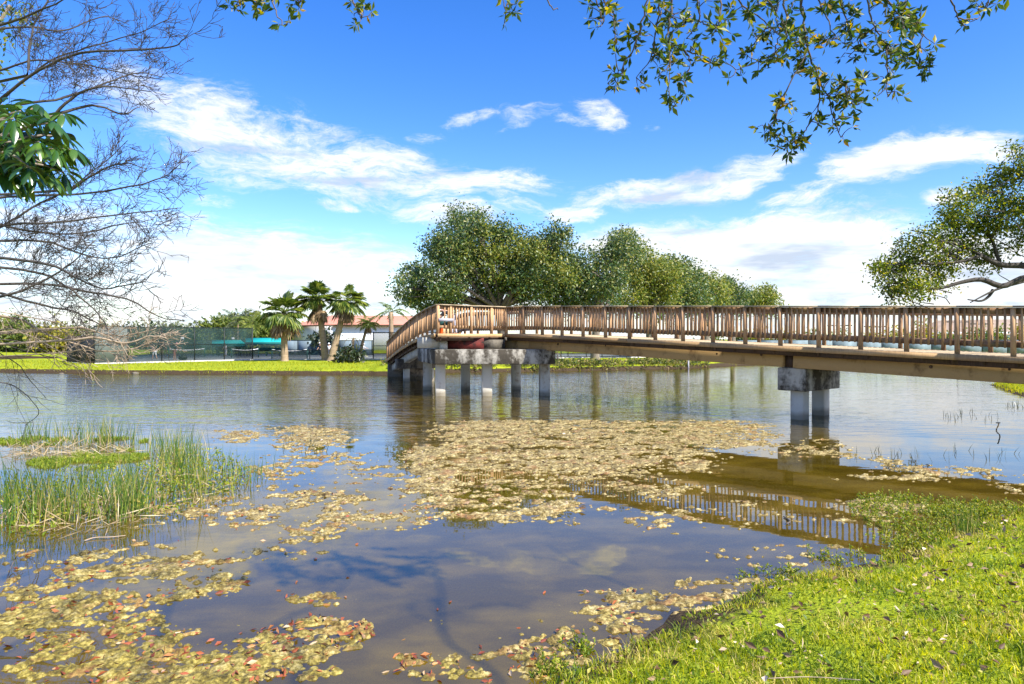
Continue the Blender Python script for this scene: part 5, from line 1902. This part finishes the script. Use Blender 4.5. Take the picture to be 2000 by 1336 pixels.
# ------------------------------------------------------------------ grass
def blades(P, L, w, lean=0.35, bend=0.5, fixed=None):
    n = len(P)
    L = np.broadcast_to(L, (n,))
    az = rng.uniform(0, 2 * np.pi, n)
    d = np.stack([np.cos(az), np.sin(az), np.zeros(n)], 1)
    fz = rng.uniform(0, 2 * np.pi, n)
    s = np.stack([np.cos(fz), np.sin(fz), np.zeros(n)], 1) * (np.broadcast_to(w, (n,)) / 2)[:, None]
    ln = (lean * rng.random(n))[:, None]
    up = np.array([0, 0, 1.0])
    mid = P + (up + d * ln) * (L * 0.55)[:, None]
    tip = mid + (up * (1 - bend * rng.random(n))[:, None] + d * (ln + bend * rng.random(n)[:, None])) * (L * 0.5)[:, None]
    V = np.stack([P - s, P + s, mid - s * .75, mid + s * .75, tip], 1).reshape(-1, 3)
    b = np.arange(n)[:, None] * 5
    return V, b + [0, 1, 3, 2], b + [2, 3, 4]


def grass_obj(name, P, L, w, mat, label, cat, lean=0.35, bend=0.5):
    V, Q, T = blades(P, L, w, lean, bend)
    return tag(link(name, mesh_np(name, V, [Q, T], mat)), label, cat, kind='stuff')


def scatter_land(n, x0, x1, y0, y1, zmin, power=1.0, zmax=9):
    X = rng.uniform(x0, x1, n)
    Y = y0 + (y1 - y0) * rng.random(n) ** power
    Z = terrain(X, Y)
    k = (Z > zmin) & (Z < zmax)
    return np.stack([X, Y, Z], 1)[k]


P = np.concatenate([scatter_land(120000, 0.0, 7.2, 2.6, 9.4, 0.015, 1.25), scatter_land(30000, -5, 15, -3, 14, 0.03)])
pat = fbm(P[:, 0] * 1.6, P[:, 1] * 1.6, 3, 91)
GL = (0.03 + 0.065 * rng.random(len(P)) ** 1.4) * (0.5 + 1.1 * pat)
pk_ = fbm(P[:, 0] * 2.7, P[:, 1] * 2.7, 4, 95) + rng.normal(size=len(P)) * 0.06
bare_ = fbm(P[:, 0] * 1.2 + 5, P[:, 1] * 1.2, 4, 99) + rng.normal(size=len(P)) * 0.05
for nm_, sel_, mt_, lb_ in (('lawn_grass', (pk_ > 0.43) & (pk_ < 0.68) & (bare_ < 0.66), 'grass', 'bright lime green grass of the near bank'), ('dark_grass', (pk_ <= 0.43) & (bare_ < 0.67), 'grass_dark', 'darker green clumps within the near grass'), ('dry_grass', (pk_ >= 0.68), 'grass_dry', 'straw yellow dry blades within the near grass')):
    grass_obj(nm_, P[sel_] - [0, 0, 0.01], GL[sel_], 0.0075, M[mt_], lb_, 'grass', 0.75, 0.9)
# broad little weeds between the grass
mb = MB()
P = scatter_land(11000, 0.0, 7.2, 2.6, 9.2, 0.01, 1.2)
A = rand_dirs(len(P)) * [1, 1, 0.4] + [0, 0, 0.45]
A /= np.linalg.norm(A, axis=1)[:, None]
add_leaves(mb, P + [0, 0, 0.02], A, 0.02 + 0.03 * rng.random(len(P)), 0.55, 0.1)
tag(mb.build('lawn_weeds', M['weed']), 'small broad leaved weeds among the near grass', 'weeds', kind='stuff')
# dead leaves on the lawn
mb = MB()
P = scatter_land(1900, 0.2, 7.2, 2.8, 8.6, 0.05, 1.2)
A = rand_dirs(len(P)) * [1, 1, 0.35]
A /= np.linalg.norm(A, axis=1)[:, None]
add_leaves(mb, P + [0, 0, 0.042] + rand_dirs(len(P)) * [0, 0, .012], A, 0.028 + 0.065 * rng.random(len(P)) ** 1.6, 0.44, 0.16)
tag(mb.build('leaf_litter', M['litter_tan']), 'dry tan and brown leaves scattered in the near grass', 'dead leaves', kind='stuff')
# far lawn
X = rng.uniform(-40, 34, 90000)
Y = rng.uniform(39.5, 60, 90000)
dB = sdist(X, Y, polyB)
ci = sdist(X, Y, court_poly)
k = (dB > 0.05) & (dB < 9) & (ci < -0.2) & (rng.random(len(X)) < np.where(dB < 0.9, 1.0, 0.35)) & ((fbm(X * .9, Y * .9, 3, 14) < 0.56) | (X < -8))
P = np.stack([X[k], Y[k], terrain(X[k], Y[k]) - 0.02], 1)
grass_obj('far_grass', P, 0.08 + 0.12 * rng.random(len(P)), 0.03, M['fargrass'], 'yellow green grass of the far lawn and its ragged edge', 'grass', 0.8, 0.8)
X = rng.uniform(19, 34, 30000)
Y = rng.uniform(24, 38, 30000)
dA = sdist(X, Y, polyA)
k = (dA > 0.0) & (dA < 5)
P = np.stack([X[k], Y[k], terrain(X[k], Y[k]) - 0.01], 1)
grass_obj('spit_grass', P, 0.08 + 0.1 * rng.random(len(P)), 0.02, M['fargrass'], 'green grass on the small spit at the right edge', 'grass', 0.7, 0.7)
# rough growth on the bank under the bridge
mb = MB()
X = rng.uniform(-8, 15, 46000)
Y = rng.uniform(40, 52, 46000)
dB = sdist(X, Y, polyB)
k = (dB > 0.0) & (dB < 1.5) & (fbm(X * 0.8, Y * 0.8, 3, 12) > 0.40)
P = np.stack([X[k], Y[k], terrain(X[k], Y[k]) + rng.random(k.sum()) * 0.36], 1)
A = rand_dirs(len(P)) + [0, 0, 0.3]
A /= np.linalg.norm(A, axis=1)[:, None]
add_leaves(mb, P, A, 0.12 + 0.14 * rng.random(len(P)), 0.5)
tag(mb.build('bank_plants', M['bankleaf']), 'rough leafy growth on the bank beyond the bridge', 'plants', kind='stuff')

# ------------------------------------------------------------------ reeds and marsh
def px_patch(n, cx, cy, rx, ry):
    a = rng.uniform(0, 2 * np.pi, n)
    r_ = np.sqrt(rng.random(n))
    px, py = cx + rx * r_ * np.cos(a), cy + ry * r_ * np.sin(a)
    Y = EYE * F / (py - HZ)
    return np.stack([(px - 1000) / F * Y, Y, np.full(n, -0.12)], 1)


def clump(P, n, s):
    """cluster points round clump centres"""
    c = P[rng.integers(0, len(P), n)]
    return c + rng.normal(size=(n, 3)) * [s, s, 0]


RP = [(px_patch(70, 150, 866, 120, 7), 430, 0.62), (px_patch(40, 360, 905, 60, 20), 170, 0.60), (px_patch(50, 330, 880, 60, 16), 170, .55),
      (px_patch(110, 150, 985, 150, 36), 520, 0.62), (px_patch(60, 330, 960, 110, 36), 260, 0.58), (px_patch(30, 440, 935, 60, 40), 130, .45),
      (px_patch(30, 30, 1000, 60, 50), 160, .6), (px_patch(10, 520, 925, 30, 12), 22, .34), (px_patch(12, 235, 1010, 40, 12), 110, .62), (px_patch(10, 120, 1015, 40, 10), 90, .62)]
Pr = []
Lr = []
for p, n, L_ in RP:
    n = int(n * 0.9)
    c = clump(p, n, 0.085)
    Pr.append(c)
    Lr.append(L_ * rng.uniform(0.5, 1.2, n))
Pr = np.concatenate(Pr)
Lr = np.concatenate(Lr)
V, Q, T = blades(Pr, Lr + 0.1, 0.0105, 0.34, 0.2)
tag(link('reeds', mesh_np('reeds', V, [Q, T], M['reed'])), 'tall green reeds standing in the shallows at left', 'reeds', kind='stuff')
k = rng.random(len(Pr)) < 0.13
dp = Pr[k] + rng.normal(size=(int(k.sum()), 3)) * [.06, .06, 0]
V, Q, T = blades(dp, Lr[k] * rng.uniform(0.5, 1.0, len(dp)), 0.010, 0.95, 0.7)
tag(link('brown_reeds', mesh_np('brown_reeds', V, [Q, T], M['straw'])), 'bent brown dead stems among the green reeds', 'reeds', kind='stuff')
# bent straw and dead reeds
n = 900
p = np.concatenate([px_patch(500, 120, 885, 140, 14), px_patch(300, 130, 1010, 150, 34), px_patch(160, 320, 960, 130, 40)])
p[:, 2] = 0.01 + rng.random(len(p)) * 0.05
A = rand_dirs(len(p)) * [1, 1, 0.45] + [0, 0, 0.12]
A /= np.linalg.norm(A, axis=1)[:, None]
mb = MB()
add_leaves(mb, p, A, 0.12 + 0.28 * rng.random(len(p)), 0.035, 0.0)
tag(mb.build('dead_reeds', M['straw']), 'straw coloured broken reeds lying among the green ones', 'reeds', kind='stuff')
# bright green patches
p = np.concatenate([px_patch(9000, 215, 890, 75, 13), px_patch(5000, 60, 862, 90, 8), px_patch(5000, 235, 861, 55, 5), px_patch(2600, 140, 905, 90, 12)])
p[:, 2] = 0.0
p = p[fbm(p[:, 0] * 1.6, p[:, 1] * 1.6, 4, 15) > 0.46]
grass_obj('marsh_grass', p, 0.03 + 0.05 * rng.random(len(p)), 0.012, M['duckgreen'], 'bright green low patches of plants floating between the reeds', 'marsh plants', 0.9, 0.8)
# leafy weeds in the reeds and along the right shore
mb = MB()
p = np.concatenate([px_patch(1500, 200, 960, 220, 60), px_patch(1400, 380, 930, 110, 46), px_patch(500, 60, 1000, 80, 50)])
p[:, 2] = 0.01 + 0.18 * rng.random(len(p)) ** 2
A = rand_dirs(len(p)) + [0, 0, 0.3]
A /= np.linalg.norm(A, axis=1)[:, None]
add_leaves(mb, p, A, 0.025 + 0.05 * rng.random(len(p)), 0.4)
tag(mb.build('marsh_weeds', M['weed']), 'small leafy water weeds between the reeds', 'marsh plants', kind='stuff')
mb = MB()
cl = np.concatenate([px_patch(230, 1800, 1005, 130, 32), px_patch(200, 1920, 1000, 110, 24), px_patch(110, 1740, 985, 80, 20), px_patch(100, 1790, 1050, 70, 26), px_patch(22, 1670, 1095, 90, 14), px_patch(14, 1500, 1130, 90, 12), px_patch(12, 1130, 1270, 50, 22), px_patch(26, 1085, 1310, 45, 20), px_patch(10, 1620, 1080, 60, 20)])
stems = MB()
for c in cl:
    c = c.copy()
    c[2] = max(float(terrain(c[:1], c[1:2])[0]), -0.05)
    for k in range(rng.integers(2, 5)):
        hgt = rng.uniform(0.03, 0.13)
        e = c + [rng.normal() * 0.05, rng.normal() * 0.05, hgt]
        b0 = c + rng.normal(size=3) * [0.03, 0.03, 0]
        stems.tube([b0, (b0 + e) / 2 + rng.normal(size=3) * 0.01, e], [0.003, 0.0025, 0.002], 3, False)
        m_ = rng.integers(5, 11)
        f = rng.random(m_)[:, None]
        A = rand_dirs(m_) + [0, 0, 0.25]
        A /= np.linalg.norm(A, axis=1)[:, None]
        add_leaves(mb, b0 + (e - b0) * (0.3 + 0.7 * f), A, rng.uniform(0.018, 0.042, m_), 0.45)
tag(mb.build('shore_weeds', M['weed']), 'leafy green weeds creeping from the right bank into the water', 'weeds', kind='stuff')
tag(stems.build('weed_stems', M['reed']), 'thin stems of the weeds at the right bank', 'weeds', kind='stuff')
# grass tuft by the right bank
p = px_patch(60, 1890, 1052, 26, 8)
p[:, 2] = 0.0
grass_obj('dark_tuft', p, 0.25 + 0.15 * rng.random(60), 0.008, M['reed'], 'taller dark green grass tuft on the right bank', 'grass', 0.3, 0.2)
# sparse water plants at right
mb = MB()
p = np.concatenate([px_patch(50, 1830, 890, 170, 14), px_patch(40, 1900, 815, 60, 10), px_patch(30, 1985, 795, 20, 8), px_patch(30, 590, 870, 60, 20)])
p[:, 2] = -0.05
V, Q, T = blades(p, 0.14 + 0.14 * rng.random(len(p)), 0.012, 0.5, 0.3)
tag(link('water_sprigs', mesh_np('water_sprigs', V, [Q, T], M['bush'])), 'thin dark sprigs poking out of the water at right', 'water plants', kind='stuff')

# red leaves on the algae
px = np.concatenate([rng.uniform(0, 1250, 760), rng.normal(540, 60, 60), rng.normal(790, 40, 50), rng.normal(690, 50, 30), rng.uniform(0, 900, 420)])
py = np.concatenate([rng.uniform(1150, 1340, 760), rng.normal(1235, 14, 60), rng.normal(1290, 16, 50), rng.normal(1220, 16, 30), rng.uniform(960, 1160, 420)])
k = py > 900
px, py = px[k], py[k]
Y = EYE * F / (py - HZ)
X = (px - 1000) / F * Y
z, h = algae_height(X, Y, px, py)
sel = (h > -0.03) | (rng.random(len(h)) < 0.03)
sel &= terrain(X, Y) < 0.03
P = np.stack([X, Y, np.maximum(z, 0.0) + 0.006], 1)[sel]
A = rand_dirs(len(P)) * [1, 1, 0.18]
A /= np.linalg.norm(A, axis=1)[:, None]
mb = MB()
add_leaves(mb, P, A, 0.035 + 0.045 * rng.random(len(P)), 0.42, 0.10)
tag(mb.build('floating_leaves', M['litter']), 'reddish dead leaves resting on the algae and water', 'dead leaves', kind='stuff')
# pale scraps on the far mat
px = rng.uniform(560, 1650, 1300)
py = rng.uniform(815, 1000, 1300)
Y = EYE * F / (py - HZ)
X = (px - 1000) / F * Y
z, h = algae_height(X, Y, px, py)
sel = h > 0.0
P = np.stack([X, Y, np.maximum(z, 0) + 0.006], 1)[sel]
A = rand_dirs(len(P)) * [1, 1, 0.3]
A /= np.linalg.norm(A, axis=1)[:, None]
mb = MB()
add_leaves(mb, P, A, 0.05 + 0.06 * rng.random(len(P)), 0.4, 0.12)
tag(mb.build('mat_leaves', M['litter_tan']), 'dry leaves caught on the far algae mat', 'dead leaves', kind='stuff')


def stick(name, label, pts, r_, mat, cat='stick'):
    m_ = MB()
    P_ = np.array(pts)
    o_ = P_[0].copy()
    m_.tube(smooth_path(P_ - o_), r_, 5)
    o = tag(m_.build(name, mat, None, True), label, cat)
    o.location = tuple(o_)


stick('twig', 'curved dark twig rising like a hook from the water at right', [WP(1951, 828), WP(1950, 826, .03), WP(1946, 826, .10), WP(1953, 826, .16), WP(1949, 826, .24)], 0.014, M['bark_dark'])
stick('twig', 'small bent stick floating in blue water near the bank', [WP(1531, 1009, .012), WP(1540, 1015, .012), WP(1543, 1019, .02), WP(1535, 1023, .012)], 0.008, M['bark_dark'])
stick('twig', 'long pale twig lying in the grass at the bottom edge', [W(1500, 1325, 3.62), W(1580, 1322, 3.66), W(1680, 1328, 3.6)], 0.0025, M['dry_lit_twig'])
stick('twig', 'pale forked driftwood on water below the reeds', [WP(165, 1056, .01), WP(185, 1050, .015), WP(215, 1049, .015), WP(245, 1046, .01)], 0.007, M['dry_lit_twig'])
stick('twig', 'leaning thin dark reed stalk left of the reed bed', [WP(10, 1140, 0), WP(25, 1100, .05), WP(34, 1085, .12)], 0.005, M['bark_dark'])
m_ = MB()
A = np.array([[0.15, 0.2, 0.97]])
add_leaves(m_, np.zeros((1, 3)), A / np.linalg.norm(A), 0.075, 0.42, 0.06)
c = W(1566, 1228, 4.3)
o = tag(m_.build('dry_leaf', M['dry_lit_twig']), 'large pale dry leaf standing upright in the near grass', 'leaf')
o.location = (c[0], c[1], gz(c[0], c[1]) + 0.03)

# ------------------------------------------------------------------ sky, sun, camera
SUN_AZ = R(128)      # clockwise from +Y towards +X
SUN_EL = R(44)
world = bpy.data.worlds.new('World')
scene.world = world
world.use_nodes = True
nt = world.node_tree
N, L = nt.nodes, nt.links
bg = N['Background']
sky = N.new('ShaderNodeTexSky')
sky.sky_type = 'NISHITA'
sky.sun_disc = False
sky.sun_elevation = SUN_EL
sky.sun_rotation = SUN_AZ
sky.air_density = 1.0
sky.dust_density = 0.35
sky.ozone_density = 3.0
tc = N.new('ShaderNodeTexCoord')
sep = N.new('ShaderNodeSeparateXYZ')
L.new(tc.outputs['Generated'], sep.inputs[0])
az = mth(nt, 'MULTIPLY', mth(nt, 'ARCTAN2', sep.outputs[0], sep.outputs[1]), 180 / math.pi)
el = mth(nt, 'MULTIPLY', mth(nt, 'ARCSINE', sep.outputs[2]), 180 / math.pi)
cmb = N.new('ShaderNodeCombineXYZ')
L.new(az, cmb.inputs[0])
L.new(el, cmb.inputs[1])
# warp
nz = N.new('ShaderNodeTexNoise')
nz.inputs['Scale'].default_value = 0.11
nz.inputs['Detail'].default_value = 5
mp = N.new('ShaderNodeMapping')
mp.inputs['Scale'].default_value = (1, 1.9, 1)
L.new(cmb.outputs[0], mp.inputs[0])
L.new(mp.outputs[0], nz.inputs['Vector'])
wv_ = N.new('ShaderNodeVectorMath')
wv_.operation = 'MULTIPLY_ADD'
wv_.inputs[1].default_value = (9, 4, 0)
wv_.inputs[2].default_value = (-4.5, -2, 0)
L.new(nz.outputs['Color'], wv_.inputs[0])
ad = N.new('ShaderNodeVectorMath')
L.new(cmb.outputs[0], ad.inputs[0])
L.new(wv_.outputs[0], ad.inputs[1])
coords = ad.outputs[0]


def azel(px, py):
    u = (px - 1000) / F
    return math.degrees(math.atan(u)), math.degrees(math.atan((HZ - py) / F / math.sqrt(1 + u * u)))


def ell(px, py, rx, ry, rot, v):
    a, e = azel(px, py)
    k = math.degrees(1 / F) * (math.cos(math.radians(a)) ** 2)
    k2 = math.degrees(1 / F) * math.cos(math.radians(a))
    m = N.new('ShaderNodeMapping')
    m.vector_type = 'TEXTURE'
    m.inputs['Location'].default_value = (a, e, 0)
    m.inputs['Rotation'].default_value = (0, 0, R(rot))
    m.inputs['Scale'].default_value = (rx * k * 1.12, ry * k2 * 1.4, 1)
    L.new(coords, m.inputs[0])
    ln = N.new('ShaderNodeVectorMath')
    ln.operation = 'LENGTH'
    L.new(m.outputs[0], ln.inputs[0])
    r = N.new('ShaderNodeMapRange')
    r.interpolation_type = 'SMOOTHSTEP'
    r.inputs[1].default_value = 0.35
    r.inputs[2].default_value = 1.15
    r.inputs[3].default_value = v
    r.inputs[4].default_value = 0
    L.new(ln.outputs['Value'], r.inputs[0])
    return r.outputs[0]


clouds = [(420, 250, 300, 75, -14, .8), (560, 310, 320, 45, -14, .8), (480, 270, 300, 55, -14, .85), (760, 325, 300, 42, -10, .9), (960, 348, 160, 28, -3, .8), (350, 210, 150, 34, -22, .6), (660, 265, 150, 30, -25, .5),
          (480, 545, 420, 95, 0, 1.0), (180, 500, 330, 110, 0, .8), (330, 425, 160, 22, 4, .6), (430, 385, 70, 14, 0, .6),
          (1450, 500, 360, 75, 3, 1.15), (1250, 475, 200, 40, 2, 1.0), (1640, 510, 200, 85, 0, 1.1), (1900, 530, 330, 80, 0, 1.1), (1000, 560, 300, 60, 0, .9),
          (1740, 312, 180, 42, 7, 1.2), (1880, 288, 100, 22, 8, 1.0), (1880, 310, 110, 18, 6, .9), (1260, 368, 190, 26, 6, .95), (1430, 350, 130, 26, 12, .9), (1560, 385, 110, 20, 5, .6),
          (1160, 230, 70, 24, -16, .78), (1110, 245, 60, 10, -6, .55), (1040, 232, 50, 14, 8, .42), (1010, 250, 60, 8, 12, .4), (925, 238, 85, 12, 8, .5), (880, 420, 130, 26, -3, .85), (650, 397, 75, 10, 0, .7), (1110, 415, 90, 20, 2, .8), (1000, 405, 70, 14, 0, .6), (820, 262, 40, 9, 8, .45), (1290, 235, 30, 9, 0, .4), (1860, 390, 60, 16, 6, .7)]
acc = None
for c in clouds:
    o_ = ell(*c)
    acc = o_ if acc is None else mth(nt, 'MAXIMUM', acc, o_)
# haze of cloud toward the horizon, and loose clouds in the unseen part of the sky
hz = N.new('ShaderNodeMapRange')
hz.interpolation_type = 'SMOOTHSTEP'
hz.inputs[1].default_value = 3.0
hz.inputs[2].default_value = 9.5
hz.inputs[3].default_value = 0.85
hz.inputs[4].default_value = 0.0
L.new(el, hz.inputs[0])
acc = mth(nt, 'MAXIMUM', acc, hz.outputs[0])
n3 = noise(nt, 1.6, 6, 0.6, vec=tc.outputs['Generated'], sc3=(1, 1, 2.6))
upper = N.new('ShaderNodeMapRange')
upper.inputs[1].default_value = 29
upper.inputs[2].default_value = 40
L.new(el, upper.inputs[0])
behind_ = N.new('ShaderNodeMapRange')
behind_.inputs[1].default_value = 42
behind_.inputs[2].default_value = 55
L.new(mth(nt, 'ABSOLUTE', az), behind_.inputs[0])
gen = mth(nt, 'MULTIPLY', mth(nt, 'MULTIPLY', mth(nt, 'SUBTRACT', n3, 0.46), 5.0, True), mth(nt, 'MAXIMUM', mth(nt, 'MULTIPLY', upper.outputs[0], 0.7), behind_.outputs[0]))
acc = mth(nt, 'MAXIMUM', acc, gen)
# ragged edges
f1a = noise(nt, 0.22, 8, 0.66, vec=coords, sc3=(0.8, 2.4, 1))
f1c = noise(nt, 0.9, 9, 0.72, vec=coords, sc3=(0.7, 2.2, 1))
f1 = mth(nt, 'ADD', mth(nt, 'MULTIPLY', f1a, 0.5), mth(nt, 'MULTIPLY', f1c, 0.5))
f1b = noise(nt, 9.0, 5, 0.6, vec=tc.outputs['Generated'], sc3=(1, 1, 2.5))
dens = mth(nt, 'ADD', acc, mth(nt, 'MULTIPLY', mth(nt, 'SUBTRACT', f1, 0.5), 3.6))
cl = N.new('ShaderNodeMapRange')
cl.interpolation_type = 'SMOOTHSTEP'
cl.inputs[1].default_value = 0.14
cl.inputs[2].default_value = 1.2
L.new(dens, cl.inputs[0])
cover = mth(nt, 'MULTIPLY', cl.outputs[0], mth(nt, 'MULTIPLY', acc, 2.0, True))
hs = N.new('ShaderNodeHueSaturation')
hs.inputs['Saturation'].default_value = 1.36
hs.inputs['Hue'].default_value = 0.516
hs.inputs['Value'].default_value = 1.0
L.new(sky.outputs[0], hs.inputs['Color'])
shade = noise(nt, 0.22, 4, vec=cmb.outputs[0], sc3=(0.5, 2.6, 1))
ccol = ramp(nt, [(0.34, (0.56, 0.65, 0.80)), (0.46, (0.84, 0.90, 0.98)), (0.56, (1.0, 1.0, 1.0))], shade)
cb = N.new('ShaderNodeVectorMath')
cb.operation = 'SCALE'
cb.inputs['Scale'].default_value = 4.3
L.new(ccol, cb.inputs[0])
mixed = mixc(nt, cover, hs.outputs[0], cb.outputs[0])
L.new(mixed, bg.inputs['Color'])
bg.inputs['Strength'].default_value = 0.12

sl = bpy.data.lights.new('Sun', 'SUN')
sl.energy = 4.6
sl.angle = R(0.7)
sl.color = (1.0, 0.95, 0.86)
so = bpy.data.objects.new('Sun', sl)
col.objects.link(so)
sdir = Vector((math.sin(SUN_AZ) * math.cos(SUN_EL), math.cos(SUN_AZ) * math.cos(SUN_EL), math.sin(SUN_EL)))
so.rotation_euler = sdir.to_track_quat('Z', 'Y').to_euler()
so.location = (20, 10, 40)

cam = bpy.data.cameras.new('Camera')
cam.sensor_width = 36
cam.lens = 36 * F / 2000
cam.shift_y = -8 / 2000
cam.clip_start = 0.05
cam.clip_end = 3000
co_ = bpy.data.objects.new('Camera', cam)
col.objects.link(co_)
co_.location = (0, 0, EYE)
co_.rotation_euler = (R(90), 0, 0)
scene.camera = co_

vs = scene.view_settings
vs.view_transform = 'Standard'
vs.look = 'None'
vs.exposure = 1.2
vs.gamma = 1.0
scene.cycles.max_bounces = 8
scene.cycles.transparent_max_bounces = 24
scene.cycles.use_denoising = True
